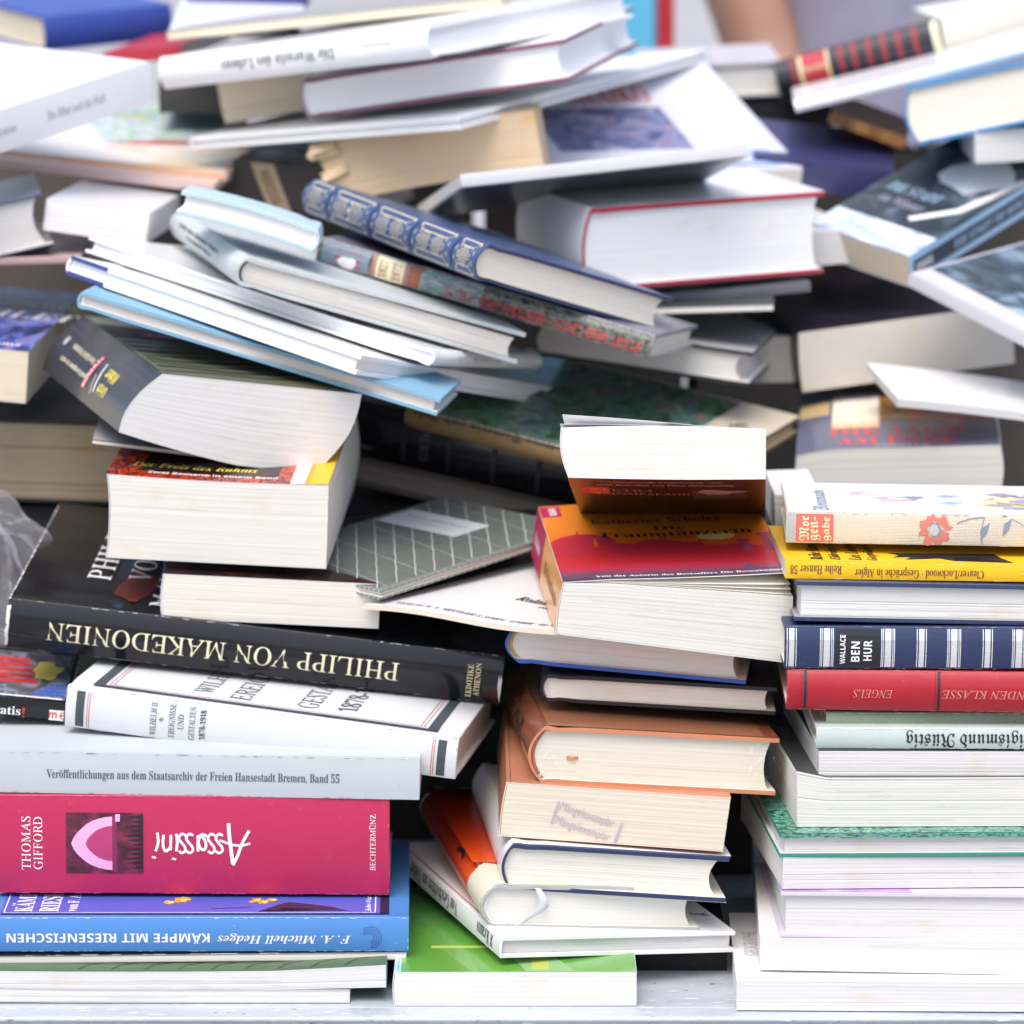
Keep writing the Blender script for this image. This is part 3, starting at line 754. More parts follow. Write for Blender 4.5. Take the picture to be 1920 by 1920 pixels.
b = bk('philipp', 'hardback_book', 'large black glossy hardback with a cream title upside down along its rounded spine', 'F', 'hard', BLK, PC, BLK, bulge=.0045)
b.text('F', 'PHILIPP VON MAKEDONIEN', *(0.1240, 0.0137), 0.01125, 0.20182, 180, ICRM, 'serif')
b.text('F', 'EKDOTIKE', *(0.2655, 0.0132), 0.00334, 0.02006, 90, IGLD, 'serifb')
b.text('F', 'ATHENON', *(0.2699, 0.0144), 0.00334, 0.02006, 90, IGLD, 'serifb')
b.text('T', 'PHILIPP', .0440, .118, .0135, .125, 90, IWHT, 'serif'); b.text('T', 'VON', .0670, .093, .0135, .060, 90, IWHT, 'serif'); b.text('T', 'MAKEDONIEN', .0845, .118, .0130, .200, 90, IWHT, 'serif')
for i in range(16):
    u = .083+.0012*i; b.line('T', [(u+.004*math.sin(i*2.1), .020+.002*i), (u-.002, .075), (u-.010+.0012*i, .125-.002*(i % 5))], .0007, ITEAL, 'cover_picture', .0001)
b.blob('T', .150, .10, .055, .075, art('ochre statue', [(0, '#160806'), (.5, '#4a1c10'), (1, '#803a1c')], 3, 5, .5, .18, .6), 'cover_picture', 22, .5, .00006, 3)
b.blob('T', .068, .05, .010, .030, ink('rust ink', (.16, .03, .02), .2), 'cover_picture', 14, .6, .00008, 5)
for i in range(9):       # bare paper where the jacket has worn through
    v = .003+.0027*i; b.blob('F', .0006, v, .0011, .0019, WEAR, 'worn_spine_end', 9, .9, .0002, i)
for i in range(34):
    v = .002+.0056*i; b.line('T', [(.0004, v), (.0006+.0004*random.random(), v+.002+.003*random.random())], .0004+.0005*random.random(), WEAR, 'worn_edge', .0002)
b.blob('F', b.w-.0012, .012, .0010, .010, WEAR, 'worn_corner', 12, .9, .0002, 4)
b.done()

bk('small_pb', 'paperback', 'cream paged paperback lying on the black glossy hardback with a dark cover', 'L', 'soft', art('dark plum cover', [(0, '#0d0b0c'), (.5, '#2a1418'), (.75, '#4b1f28'), (1, '#19201c')], 7, 6, 2), PC, W2, bulge=.0012).done()

b = bk('kollwitz', 'hardback_book', 'thin grey patterned hardback with white wavy lines and a pale title label', 'L', 'hard', cover('grey green ribbed paper', (.20, .225, .205), .6, 0, .08), PWC, None, th=.0017, oh=.0018, bulge=.0008)
IWV = ink('white pattern ink', (.60, .63, .61)); IDK = ink('dark rib ink', (.10, .115, .105))
def hatch(b, dx, dy, step, wd, mat, eps, wob):
    """parallel hand-drawn lines across the whole cover"""
    nx, ny = -dy, dx
    for i in range(-140, 141):
        o = i*step; P = []
        for q in range(-60, 61):
            k = .005*q; u = b.w/2+nx*o+dx*k+nx*wob*math.sin(q*1.3+i); v = b.d/2+ny*o+dy*k+ny*wob*math.sin(q*1.3+i)
            if .0012 < u < b.w-.0012 and .0012 < v < b.d-.0012: P.append((u, v))
        if len(P) > 1: b.line('T', P, wd, mat, 'cover_pattern', eps)
hatch(b, .743, .669, .0027, .0007, IDK, .00006, .0003)
hatch(b, -.669, .743, .0112, .00055, IWV, .0001, .00022)
hatch(b, .97, -.24, .034, .0004, IWV, .00012, .0002)
for i in range(30):     # the pattern turning over the board edges
    for v in (.0009, b.t-.0009): b.line('F', [(.003+.0036*i, v-.0007), (.0042+.0036*i, v+.0007)], .0005, IWV, 'cover_pattern', .0021)
    for v in (.0009, b.t-.0009): b.line('R', [(.003+.0058*i, v-.0007), (.0042+.0058*i, v+.0007)], .0005, IWV, 'cover_pattern', .0021)
lu, lv = (0.0368, 0.1305)
b.rect('T', lu-.031, lv-.017, lu+.031, lv+.017, cover('pale label paper', (.60, .63, .64), .7, 0, .03), 'title_label', .00014)
b.text('T', 'KÄTHE KOLLWITZ', lu, lv+.004, .0042, .046, 0, IGRY, 'serif', 'title_label', .0002)
b.line('T', [(lu-.018, lv-.005), (lu+.018, lv-.005)], .0014, IFAINT, 'title_label', .0002)
b.done()

def zw(s, x, y, z, a, b_, c):
    return (x+.0026*(1-(2*c-1)**2)*(1-a)+.003*math.sin(math.pi*c)*a*b_, y, z-.0012*math.sin(math.pi*a)*c)
b = bk('zwei_romane', 'paperback', 'thick cream paged paperback with red and black cover and a yellow corner', 'L', 'soft', W2, PCB, W2, custom=zw, bulge=.001)
b.all('T', art('red fire cover', [(0, '#120806'), (.35, '#5a1408'), (.6, '#b03412'), (.8, '#d8531c'), (1, '#2a0c08')], 9, 7, 3, stretch=(2, 1, 1)), 'cover_picture')
b.rect('T', .018, .014, .097, .150, art('black red panel', [(0, '#0b0605'), (.6, '#240a06'), (1, '#5a140a')], 6, 6, 2), 'cover_picture', .00008)
b.rect('T', b.w-.022, 0.0005, b.w-.014, b.d, IWHT, 'cover_picture', .00012); b.rect('T', b.w-.014, .0005, b.w-.0004, b.d, IORG, 'cover_picture', .00012)
b.rect('T', b.w-.011, .0005, b.w-.0004, b.d, ink('golden ink', (.85, .48, .02)), 'cover_picture', .00018)
b.text('T', 'Zwei Romane in einem Band', .060, .012, .0052, .074, 0, IWHT, 'bold'); b.text('T', 'Der Preis des Ruhms', .048, .028, .010, .072, 0, IYEL, 'bi')
b.done()

bk('grey_thin', 'booklet', 'thin grey booklet wedged between two thick paperbacks on the left', 'B', 'soft', GREY, PC, BLKM, category='booklet').done()

def dk(s, x, y, z, a, b_, c):
    x += .0205*(c-1)+.006*math.sin(math.pi*c)*a - .005*(1-(2*c-1)**2)*(1-a)
    z += -.009*min(1, a*1.7)*(1-c)+.004*(1-c)*(1-a)**3
    return (x, y, z)
DKS = cover('slate black spine card', (.036, .040, .055), .3, .45, .1)
b = bk('dark_pb', 'paperback', 'thick warped paperback with slate black spine and green striped cover on the left', 'L', 'soft', DKS, pages('pale grey paper', (.70, .70, .68), .12), W2, custom=dk, bulge=.0004)
b.rect('T', .001, .001, b.w-.001, b.d-.001, cover('khaki print', (.15, .15, .085), .35, .2, .1), 'cover_picture')
for i in range(10):
    o = .010+.013*i
    b.line('T', [(.004+.0118*q, o+.030*(q/10)**1.6+.004*math.sin(q*.8+i)) for q in range(11)], .0062 if i % 2 else .0045, ink('green black ink', (.018, .026, .024)), 'cover_picture', .0001)
b.rect('T', .001, .115, b.w-.001, .158, ink('deep navy ink', (.012, .015, .030)), 'cover_picture', .00014)
b.rect('T', .022, .130, .062, .137, IRED, 'lettering', .0002); b.text('T', 'THRILLER', .043, .1335, .004, .034, 0, IWHT, 'bold', 'lettering', .00026)
# spine lettering reads from back to front
sl_, st_ = b.dim('L')
b.text('L', 'Ulrich', .700*sl_, .36*st_, .0070, .018, 180, IYEL, 'bold'); b.text('L', 'Wickert', .700*sl_, .60*st_, .0070, .022, 180, IYEL, 'bold')
b.line('L', [(.585*sl_, .70*st_), (.625*sl_, .26*st_)], .0020, IWHT, 'lettering'); b.line('L', [(.565*sl_, .50*st_), (.600*sl_, .20*st_)], .0016, IFAINT, 'lettering')
b.rect('L', .485*sl_, .20*st_, .525*sl_, .76*st_, IRED, 'lettering', .00012); b.text('L', 'ROMAN', .505*sl_, .48*st_, .0050, .020, 90, IWHT, 'bold', 'lettering', .0002)
b.text('L', 'Vom Glück, Franzose', .335*sl_, .62*st_, .0044, .052, 180, ICRM, 'bold'); b.text('L', 'und Europäer zu sein', .325*sl_, .38*st_, .0044, .062, 180, ICRM, 'bold')
b.blob('L', .10*sl_, .62*st_, .0035, .003, IFAINT, 'lettering', 14, .2)
for q in (.66, .80, .90):
    b.line('L', [(.02*sl_, q*st_), (.98*sl_, (q+.01)*st_)], .00025, ink('crease grey', (.12, .13, .16)), 'spine_creases', .00008)
b.done()
# ------------------------------------------------------------------ tilted stack, upper left of the middle
bk('light_blue', 'hardback_book', 'thin light blue hardback sloping down to the right below the white books', 'L', 'hard', LBLUE, PW, LBLUE, PWC, bulge=.002, band=IWHT, th=.0024).done()
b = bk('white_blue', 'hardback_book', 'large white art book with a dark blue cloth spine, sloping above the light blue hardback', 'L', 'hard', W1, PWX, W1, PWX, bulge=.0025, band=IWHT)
b = B['white_blue']; INKB = cover('ink blue cloth', (.035, .06, .25), .5, .1, .1)
for a_, c_ in ((.0, .0025), (b.t-.0025, b.t)): b.rect('F', .002, a_, .028, c_, INKB, 'blue_spine_cloth', .0033)
b.rect('L', .0, .0, b.d, b.t, INKB, 'blue_spine_cloth', .0002); b.done()
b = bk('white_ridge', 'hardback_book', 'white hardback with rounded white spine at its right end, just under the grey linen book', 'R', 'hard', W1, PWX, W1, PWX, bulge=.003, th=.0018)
b.text('R', 'Der Garten im Winter', b.d*.40, b.t*.5, .0042, .070, 180, IFAINT, 'serifb'); b.done()
b = bk('linen', 'hardback_book', 'old pale grey linen hardback with rounded spine and a gap under its top board', 'L', 'hard', LING, PL, LING, GREY, bulge=.005, band=IGRY, lift=.0022, conc=.004)
b.text('L', 'Lieder eines fahrenden Sängers', b.d*.43, b.t*.60, .0040, .115, 0, IGRY, 'serifb'); b.text('L', 'Gesammelte Werke', b.d*.46, b.t*.36, .0030, .07, 0, IGRY, 'serifb')
b.done()
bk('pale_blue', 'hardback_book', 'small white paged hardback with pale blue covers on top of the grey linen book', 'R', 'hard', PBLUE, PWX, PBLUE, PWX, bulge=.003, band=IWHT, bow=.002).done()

b = bk('stadt', 'hardback_book', 'hardback with pictorial town spine and red upside down lettering under the blue gilt book', 'F', 'hard', cover('dusk jacket', (.20, .20, .25), .35, .3, .1), PC, None, bulge=.002)
w_, t_ = b.dim('F')
b.rect('F', .0008, .0008, w_-.0008, t_-.0008, art('town picture', [(0, '#15181c'), (.3, '#2c3a40'), (.5, '#5f7068'), (.62, '#8a7f66'), (.78, '#39454f'), (1, '#a7b0b0')], 5, 8, 1.2, stretch=(7, 1, 1)), 'spine_picture')
b.rect('F', .003, .0012, .034, t_-.0012, ink('steel blue ink', (.20, .27, .33)), 'spine_picture', .0001)
b.rect('F', .012, .002, .029, t_*.72, ink('banner red', (.42, .03, .09)), 'spine_picture', .00014); b.blob('F', .0205, t_*.26, .0062, t_*.24, IWHT, 'spine_picture', 16, .5, .0002)
b.rect('F', .036, .0010, .060, t_-.001, ink('dusty rose strip', (.45, .20, .16)), 'spine_picture', .0001); b.rect('F', .039, .0008, .057, t_-.0008, ICRM, 'spine_picture', .00014)
b.text('F', '1827', .0435, t_*.46, .0056, t_*.70, 90, IDRD, 'serifb'); b.text('F', '1977', .0525, t_*.46, .0056, t_*.70, 90, IDRD, 'serifb')
b.rect('F', .061, .001, .068, t_-.001, ink('brick strip', (.42, .14, .07)), 'spine_picture', .0001)
b.rect('F', .068, .001, .108, t_-.001, art('pale sky picture', [(0, '#4f6066'), (.5, '#8fa5a5'), (1, '#b9c4bb')], 6, 6, 1), 'spine_picture', .00012)
b.text('F', 'STADT UND LEUTE · GESTERN UND HEUTE', w_*.68, t_*.32, t_*.42, w_*.58, 180, ink('scarlet ink', (.72, .05, .05)), 'bold')
b.done()

b = bk('gilt', 'hardback_book', 'navy blue leather hardback with ornate gilt panels along its rounded spine', 'L', 'hard', GILTN, PC, NAVY, PC, bulge=.007, conc=.006, band=None)
sl_, st_ = b.dim('L')
edges = [.015, .135, .165, .385, .415, .620, .650, .850, .882, .985]
for i in range(5):
    u0, u1 = edges[2*i]*sl_, edges[2*i+1]*sl_; v0, v1 = st_*.07, st_*.93
    if i > 0: b.rect('L', u0-.0042, .001, u0-.0018, st_-.001, GILTN, 'raised_band', .0009)
    m_ = .0010
    b.frame('L', u0+m_, v0, u1-m_, v1, .0006, IGLD, 'gilt_tooling', .00025)
    a0, a1, c0, c1 = u0+m_+.0045, u1-m_-.0045, v0+st_*.17, v1-st_*.17
    if i in (0, 4): a0, a1 = u0+m_+.003, u1-m_-.003
    b.frame('L', a0, c0, a1, c1, .0005, IGLD, 'gilt_tooling', .00025)
    for (p, q) in (((u0+m_, v0), (a0, c0)), ((u1-m_, v0), (a1, c0)), ((u0+m_, v1), (a0, c1)), ((u1-m_, v1), (a1, c1))): b.line('L', [p, q], .0004, IGLD, 'gilt_tooling', .00025)
    cols = 1 if i in (0, 4) else 2
    for c in range(cols):
        cx = a0+(a1-a0)*(c+.5)/cols; cy = (c0+c1)/2; rw = (a1-a0)/cols*.36; rh = (c1-c0)*.42
        for k in range(9):
            for j in range(7):
                x = -1+2*k/8; y = -1+2*j/6
                if abs(x)+abs(y)*.8 < 1.45 and (k+j) % 2 == 0:
                    b.line('L', [(cx+rw*x-.0006, cy+rh*y-.0004), (cx+rw*x, cy+rh*y+.0007), (cx+rw*x+.0007, cy+rh*y-.0003)], .00055, IGLD, 'gilt_tooling', .00025)
    if i == 1:
        b.line('L', [((a0+a1)/2+.001, c0), ((a0+a1)/2+.001, c1)], .0016, IGLD, 'gilt_tooling', .00025)
b.done()

# ------------------------------------------------------------------ upper middle
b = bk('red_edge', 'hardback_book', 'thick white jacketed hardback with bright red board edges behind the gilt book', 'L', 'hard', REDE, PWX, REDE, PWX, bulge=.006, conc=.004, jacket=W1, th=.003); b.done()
b = bk('photo_pb', 'paperback', 'slim paperback tipped up so its dark photograph cover faces down and forward', 'F', 'soft', cover('pale grey spine card', (.58, .58, .60), .4, .2, .05), PC, None, bulge=.0004)
b.rect('B', .004, .002, b.w-.002, b.d-.004, art('grey street photo', [(0, '#131417'), (.4, '#3a3b42'), (.65, '#6b6b74'), (1, '#1d1e22')], 5, 7, 1.4, stretch=(1, 3, 1)), 'cover_picture')
for i in range(26): b.line('B', [(.075+.0042*i, b.d-.006), (.067+.0042*i, b.d-.032)], .0011, ink('charcoal ink', (.03, .028, .028)), 'cover_picture', .0001)
b.rect('B', .004, b.d-.006, b.w-.002, b.d, IFAINT, 'cover_picture', .00008)
b.done()
bk('brown_pb', 'paperback', 'fat paperback with yellowed tan pages and torn corner under the long white hardback', 'B', 'soft', TAN, PT, TAN, rough=2.2, bulge=.001, shx=-.012, custom=lambda s, x, y, z, a, b, c: (x-.012*(c-1)*a*-1, y, z+.003*math.sin(3*a+.4))).done()
b = bk('picture_white', 'paperback', 'white paperback with red title and blue and violet picture, behind the tan paged book', 'L', 'soft', cover('lavender white card', (.66, .66, .73), .3, .35, .03), PC, W1)
_u0, _v0 = (0.0283, 0.0387); _u1, _v1 = (0.1245, 0.1122)
b.rect('T', min(_u0, _u1), _v0, max(_u0, _u1), _v1, art('violet crowd picture', [(0, '#3c4068'), (.35, '#60658e'), (.6, '#8b90b0'), (.72, '#8f6a78'), (.8, '#9a92a8'), (1, '#a9b0ca')], 4, 6, 1.2), 'cover_picture')
_u, _v = (0.0930, 0.1352); b.text('T', 'MEXIKO', _u, _v, .030, .062, 0, IRED, 'serifb'); b.rect('T', b.w-.065, .006, b.w-.012, .016, art('blue stripe print', [(0, '#5b76b8'), (1, '#c2cfe8')], 3, 2, 0), 'cover_picture'); b.rect('T', b.w-.060, .022, b.w-.012, .034, MATS[('a', 'blue stripe print')], 'cover_picture')
b.done()
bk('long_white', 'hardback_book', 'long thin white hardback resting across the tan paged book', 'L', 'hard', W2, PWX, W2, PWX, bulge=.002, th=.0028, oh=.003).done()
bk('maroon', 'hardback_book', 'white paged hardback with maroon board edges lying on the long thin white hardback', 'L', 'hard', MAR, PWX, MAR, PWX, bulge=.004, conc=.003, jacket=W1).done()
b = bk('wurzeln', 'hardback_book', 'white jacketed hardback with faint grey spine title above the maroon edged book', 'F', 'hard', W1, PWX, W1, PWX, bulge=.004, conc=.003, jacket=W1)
b.text('F', 'Die Wurzeln des Lebens', *(0.1033, 0.0104), .0075, 0.09522, 180, IGRY, 'serifb'); b.text('F', 'Hermann Borg', *(0.1857, 0.0131), .004, 0.02469, 180, IFAINT, 'serifb')
b.done()
bk('cream_under', 'paperback', 'cream paged paperback end showing below the white jacketed hardback', 'B', 'soft', TAN, PY, TAN).done()
bk('tan_thin', 'paperback', 'thin paperback with yellowed edges on top of the upper white pile', 'B', 'soft', GREY, PY, GREY, rough=2).done()
bk('white_cover', 'paperback', 'white glossy paperback at the top edge left of the upper white pile', 'F', 'soft', W1, PW, W1).done()
bk('blue_back', 'hardback_book', 'cobalt blue hardback with cream pages at the top left', 'F', 'hard', cover('cobalt cloth', (.035, .075, .36), .45, .2, .08), PY, None, bulge=.003).done()
bk('blue_top', 'hardback_book', 'navy and red hardback cut off by the top edge of the picture', 'F', 'hard', cover('indigo card', (.05, .06, .25), .4, .2, .08), PW, REDE).done()
b = bk('white_left', 'paperback', 'big white glossy paperback with faint spine text at the upper left edge', 'F', 'soft', W1, PW, W1, bulge=.0006)
b.text('F', 'Die Bibel und die Welt', b.w*.72, b.t*.5, .006, .055, 0, IFAINT, 'serifb'); b.text('F', 'Roman', b.w*.47, b.t*.5, .005, .018, 0, IFAINT, 'serifb')
b.done()
b = bk('kids', 'hardback_book', 'thin picture book with pale green and blue cover and red front edge at the left', 'L', 'hard', cover('pale sky card', (.55, .68, .74), .4, .2, .04), PW, IRED, th=.0018, oh=.001)
b.all('T', art('meadow picture', [(0, '#7fae9a'), (.3, '#b8d0c0'), (.5, '#d8e4ea'), (.7, '#8fb6cc'), (.85, '#c8cf8a'), (1, '#a98d72')], 5, 6, 1.2), 'cover_picture')
b.done()
b = bk('red_mag', 'magazine', 'thin pale magazine with orange lower edge under the picture book', 'F', 'mag', cover('orange cream card', (.72, .46, .30), .45, .2, .05), PW, IORG, category='magazine'); b.all('T', art('cream magazine picture', [(0, '#e9e4dc'), (.5, '#f6f2ea'), (.75, '#ead9b8'), (1, '#dcc7a0')], 2, 3, .5), 'cover_picture', .015); b.done()
bk('red_mag2', 'magazine', 'thin magazine with red brown edge below the orange edged magazine', 'F', 'mag', cover('rose white card', (.70, .52, .48), .45, .2, .05), PW, REDE, category='magazine').done()
bk('pink_white', 'hardback_book', 'small thick white book with pinkish white sides left of the pale blue hardback', 'B', 'soft', W1, pages('rosy white paper', (.86, .82, .82), .08), W1).done()
bk('left_dark', 'hardback_book', 'open edged hardback with thin dark blue boards and grey pages at the left edge', 'L', 'hard', NAVYG, PG, NAVYG, conc=.006, th=.0016).done()
bk('pink_cover', 'paperback', 'paperback with dull pink cover under the dark blue boarded book', 'F', 'soft', cover('dull pink card', (.52, .36, .34), .5, .1, .05), PC, None).done()
b = bk('hamlet', 'paperback', 'fat paperback with blue violet picture cover and white title at the left edge', 'L', 'soft', W2, PY, W2, bulge=.001)
b.all('T', art('blue violet drama cover', [(0, '#14182c'), (.3, '#2c3a78'), (.5, '#5a66b0'), (.65, '#7d8fd0'), (.8, '#8a5a8c'), (1, '#b8c4e8')], 3.5, 7, 1.6), 'cover_picture')
b.rect('T', .0, .120, b.w, .176, art('black crest print', [(0, '#0c0d14'), (.6, '#20263c'), (1, '#4a4450')], 6, 5, 1), 'cover_picture', .0001)
b.text('T', 'Shakespeare', b.w*.42, .150, .020, .090, 0, ICRM, 'bi'); b.text('T', 'HAMLET', b.w*.48, .114, .024, .092, 0, IWHT, 'bi'); b.line('T', [(.002, .134), (b.w-.004, .134)], .003, IRED)
b.text('T', 'Reclams', b.w*.62, .018, .009, .034, 0, IWHT, 'serifb'); b.done()
bk('brown_vol', 'hardback_book', 'thick old volume with browned pages at the left edge below the violet paperback', 'B', 'hard', BLKM, PB, BLKM, PB, rough=3, conc=0).done()

# ------------------------------------------------------------------ the hollow in the middle
b = bk('uebermuth', 'hardback_book', 'old hardback with green garden picture cover, tan spine and cream title band', 'F', 'hard', cover('ochre cloth', (.26, .17, .075), .75, 0, .15, weave=.2), PT, None, bulge=.0025)
b.all('T', cover('aged cream print', (.58, .51, .40), .6, .05, .06), 'cover_picture')
b.rect('T', .002, .004, b.w*.80, b.d-.004, art('green garden picture', [(0, '#24342b'), (.3, '#3c6044'), (.5, '#63996f'), (.65, '#50607e'), (.8, '#9a795c'), (1, '#b2c9b3')], 7, 8, 1.8), 'cover_picture', .0001)
b.poly('T', [(b.w*.60, .030), (b.w*.70, .100), (b.w*.76, .112), (b.w*.78, .085), (b.w*.71, .040)], ink('dress blue', (.30, .36, .46)), 'cover_picture', .00016)
b.blob('T', b.w*.62, .036, .018, .018, ink('shawl cream', (.50, .44, .36)), 'cover_picture', 14, .7, .0002)
b.text('T', 'Übermuth', b.w*.885, .080, .016, .115, 90, IBLK, 'frak'); b.text('T', 'Roman', b.w*.95, .050, .007, .040, 90, IGRY, 'frak')
b.text('F', 'treue Dienerin und Jula', *(0.0533, 0.0112), b.t*.5, b.w*.50, 180, IBLK, 'frak')
b.done()
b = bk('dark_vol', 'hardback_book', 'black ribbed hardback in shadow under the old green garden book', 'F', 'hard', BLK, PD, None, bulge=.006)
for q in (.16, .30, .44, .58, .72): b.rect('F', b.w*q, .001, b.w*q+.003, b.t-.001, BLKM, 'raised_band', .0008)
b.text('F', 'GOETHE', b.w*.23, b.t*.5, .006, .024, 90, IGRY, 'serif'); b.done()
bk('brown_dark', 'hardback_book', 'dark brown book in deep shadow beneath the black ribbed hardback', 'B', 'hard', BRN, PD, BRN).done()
bk('grey_hc', 'hardback_book', 'hardback with grey pages and pale concave fore edge behind the town spine book', 'L', 'hard', GREY, PG, BLKM, PG, bulge=.006, conc=.007).done()
bk('thick_pb', 'paperback', 'fat paperback with grey cream pages and dark violet cover in the middle right', 'L', 'soft', art('dark violet cover', [(0, '#0f0e13'), (.6, '#1d1a26'), (1, '#3a3448')], 4, 6, 1), pages('dim cream paper', (.66, .63, .57), .12), None, bulge=.001).done()
bk('flat_dark', 'booklet', 'flat dark booklet with worn grey edge under the red edged hardback', 'B', 'soft', CHAR, PG, WEAR, category='booklet').done()
bk('grey_under', 'paperback', 'grey violet paperback directly under the red edged hardback', 'F', 'soft', cover('violet grey card', (.12, .12, .15), .45, .2, .05), PC, None).done()
bk('pages_right', 'paperback', 'white paged paperback sticking out right of the red edged hardback', 'L', 'soft', W1, PW, None, conc=.004).done()

# ------------------------------------------------------------------ right side, behind
b = bk('burg', 'paperback', 'fat paperback with slate cover, glowing window picture and red letters at the right', 'L', 'soft', W2, PCB, W2, bulge=.001, custom=lambda s, x, y, z, a, b, c: (x+.002*math.sin(math.pi*c)*a-.002*(1-c)*(1-a), y, z-.004*c*max(0, .25-a)*4*(max(0, .25-a)*4)))
b.all('T', cover('slate blue card', (.125, .135, .215), .35, .3, .06), 'cover_picture')
w_, d_ = b.w, b.d
b.rect('T', .022, .052, .052, .150, band('window glow', [(0, '#d8a878'), (.25, '#f4ecd0'), (.7, '#f6f2e2'), (1, '#9a7f9a')], 1, .2), 'cover_picture', .0001)
b.rect('T', .052, .070, .082, .150, art('timber picture', [(0, '#4a3012'), (.5, '#8a6428'), (1, '#b8893a')], 4, 6, .5, stretch=(1, 5, 1)), 'cover_picture', .00012)
b.rect('T', .001, .092, .020, .128, ink('ochre window', (.55, .40, .20)), 'cover_picture', .0001)
b.rect('T', .070, .064, w_-.002, .100, art('blood red picture', [(0, '#3a0c06'), (.4, '#8a1410'), (.7, '#c84a18'), (1, '#f0a040')], 3, 5, .5), 'cover_picture', .00016)
b.text('T', 'STEPHAN', .045, .168, .010, .040, 0, IYEL, 'serifb')
SC_R = ink('signal red ink', (.80, .07, .08))
b.text('T', 'DIE JAGD', w_*.50, .042, .018, .086, 0, SC_R, 'serifb'); b.text('T', 'AM ENDE', w_*.50, .019, .017, .076, 0, SC_R, 'serifb'); b.text('T', 'THRILLER', w_*.52, .006, .005, .034, 0, IFAINT, 'serifb')
b.done()
b = bk('leaflet', 'booklet', 'white leaflet with faint handwriting lying across the slate covered paperback', 'B', 'soft', W1, PW, W1, category='leaflet', bow=.001)
for i in range(3): b.line('T', [(.048+.010*i, .082), (.055+.010*i, .060), (.064+.010*i, .052)], .0011, IFAINT, 'handwriting')
b.line('T', [(.060, .035), (.072, .020)], .0009, IFAINT, 'handwriting'); b.done()
b = bk('snow_pb', 'paperback', 'tan paged paperback with dark grey picture cover and light blue spine at the right', 'R', 'soft', cover('ice blue card', (.36, .56, .78), .35, .3, .05), pages('tan paper', (.60, .52, .41), .16), None, bulge=.0006)
b.all('T', art('slate winter picture', [(0, '#20272d'), (.45, '#39434a'), (.7, '#56646e'), (1, '#93a3b0')], 3, 6, 1), 'cover_picture')
b.rect('T', .0005, .0005, b.w-.0005, .030, art('snow picture', [(0, '#93a6bd'), (.5, '#c6d2e0'), (1, '#eef2f6')], 3, 5, .8), 'cover_picture', .0001)
b.blob('T', .045, .120, .022, .028, ink('roof white', (.62, .68, .72)), 'cover_picture', 12, .8, .0001, 2); b.line('T', [(.05, .042), (.07, .07), (.08, .13)], .006, IWHT, 'cover_picture')
b.text('T', 'DIE STADT', .030, .075, .012, .042, 0, ink('ice ink', (.35, .50, .66)), 'serifb'); b.text('T', 'im Winter', .032, .058, .010, .036, 0, ink('mauve ink', (.30, .30, .40)), 'serifb')
sl_, st_ = b.dim('R')
b.rect('R', .004, st_*.22, sl_*.98, st_*.78, ink('black spine panel', (.025, .035, .055)), 'spine_panel', .0001); b.text('R', 'SPIEGEL', .016, st_*.5, .006, .018, 0, IWHT, 'bold'); b.text('R', 'DIE STADT IM WINTER', sl_*.52, st_*.5, .006, sl_*.5, 0, ink('ice ink', (.35, .50, .66)), 'bold')
b.done()
b = bk('photo_right', 'magazine', 'pale grey edged book with a blurry blue grey photograph cover at the right edge', 'F', 'soft', cover('pale grey violet card', (.58, .58, .62), .4, .3, .04), PG, None, category='magazine')
b.rect('T', .002, .020, b.w-.002, b.d-.002, art('blue grey photo', [(0, '#1c242c'), (.4, '#3f4e5a'), (.65, '#6f8496'), (1, '#b8c6d0')], 3.5, 7, 1.5), 'cover_picture'); b.done()
bk('blue_hc', 'hardback_book', 'cream paged hardback with bright blue rounded spine at the upper right', 'L', 'hard', cover('azure cloth', (.05, .26, .55), .5, .1, .08), pages('grey cream paper', (.74, .70, .62), .1), None, bulge=.006).done()
bk('white_block', 'paperback', 'small white book end at the right edge under the azure spined hardback', 'B', 'soft', W1, PW, W1).done()
bk('open_white', 'hardback_book', 'white curving hardback with thin teal edge lines at the upper right', 'F', 'hard', W1, PW, cover('teal edge', (.20, .45, .45), .5, 0, .1), PW, bulge=.002, custom=lambda s, x, y, z, a, b, c: (x, y, z-.001*math.sin(math.pi*a))).done()
b = bk('striped', 'hardback_book', 'old black leather hardback with red stripes and red title patch, upper right', 'F', 'hard', cover('black calf', (.014, .016, .026), .35, .3, .15), PWC, None, bulge=.006)
t_ = b.t
for q in (.10, .39, .47, .56, .65, .74, .84): b.rect('F', b.w*q, .0008, b.w*q+.0035, t_-.0008, ink('oxblood band', (.28, .025, .035)), 'spine_bands', .00014)
b.rect('F', b.w*.16, .0008, b.w*.32, t_-.0008, ink('scarlet patch', (.45, .035, .05)), 'title_patch', .00016)
b.rect('F', b.w*.145, .0008, b.w*.165, t_-.0008, IGLD, 'title_patch', .0002); b.rect('F', b.w*.315, .0008, b.w*.33, t_-.0008, IGLD, 'title_patch', .0002); b.text('F', 'Schillers Werke', b.w*.24, t_*.6, .005, .018, 0, IGLD, 'frak', 'title_patch', .00024)
b.rect('F', b.w*.955, .0008, b.w-.0005, t_-.0008, ICRM, 'worn_edge', .00014); b.done()
bk('tan_left', 'hardback_book', 'pale lavender book with cream pages left of the striped black spine', 'B', 'hard', cover('pale lavender card', (.52, .50, .55), .6, 0, .1), PWC, None).done()
bk('pages_top', 'paperback', 'cream paged book at the top right corner beside the striped black spine', 'B', 'soft', W2, PCB, W2).done()
bk('blue_cover', 'paperback', 'paperback with shadowed blue violet cover under the striped black spine', 'F', 'soft', cover('ultramarine card', (.04, .042, .13), .4, .2, .06), PG, None).done()
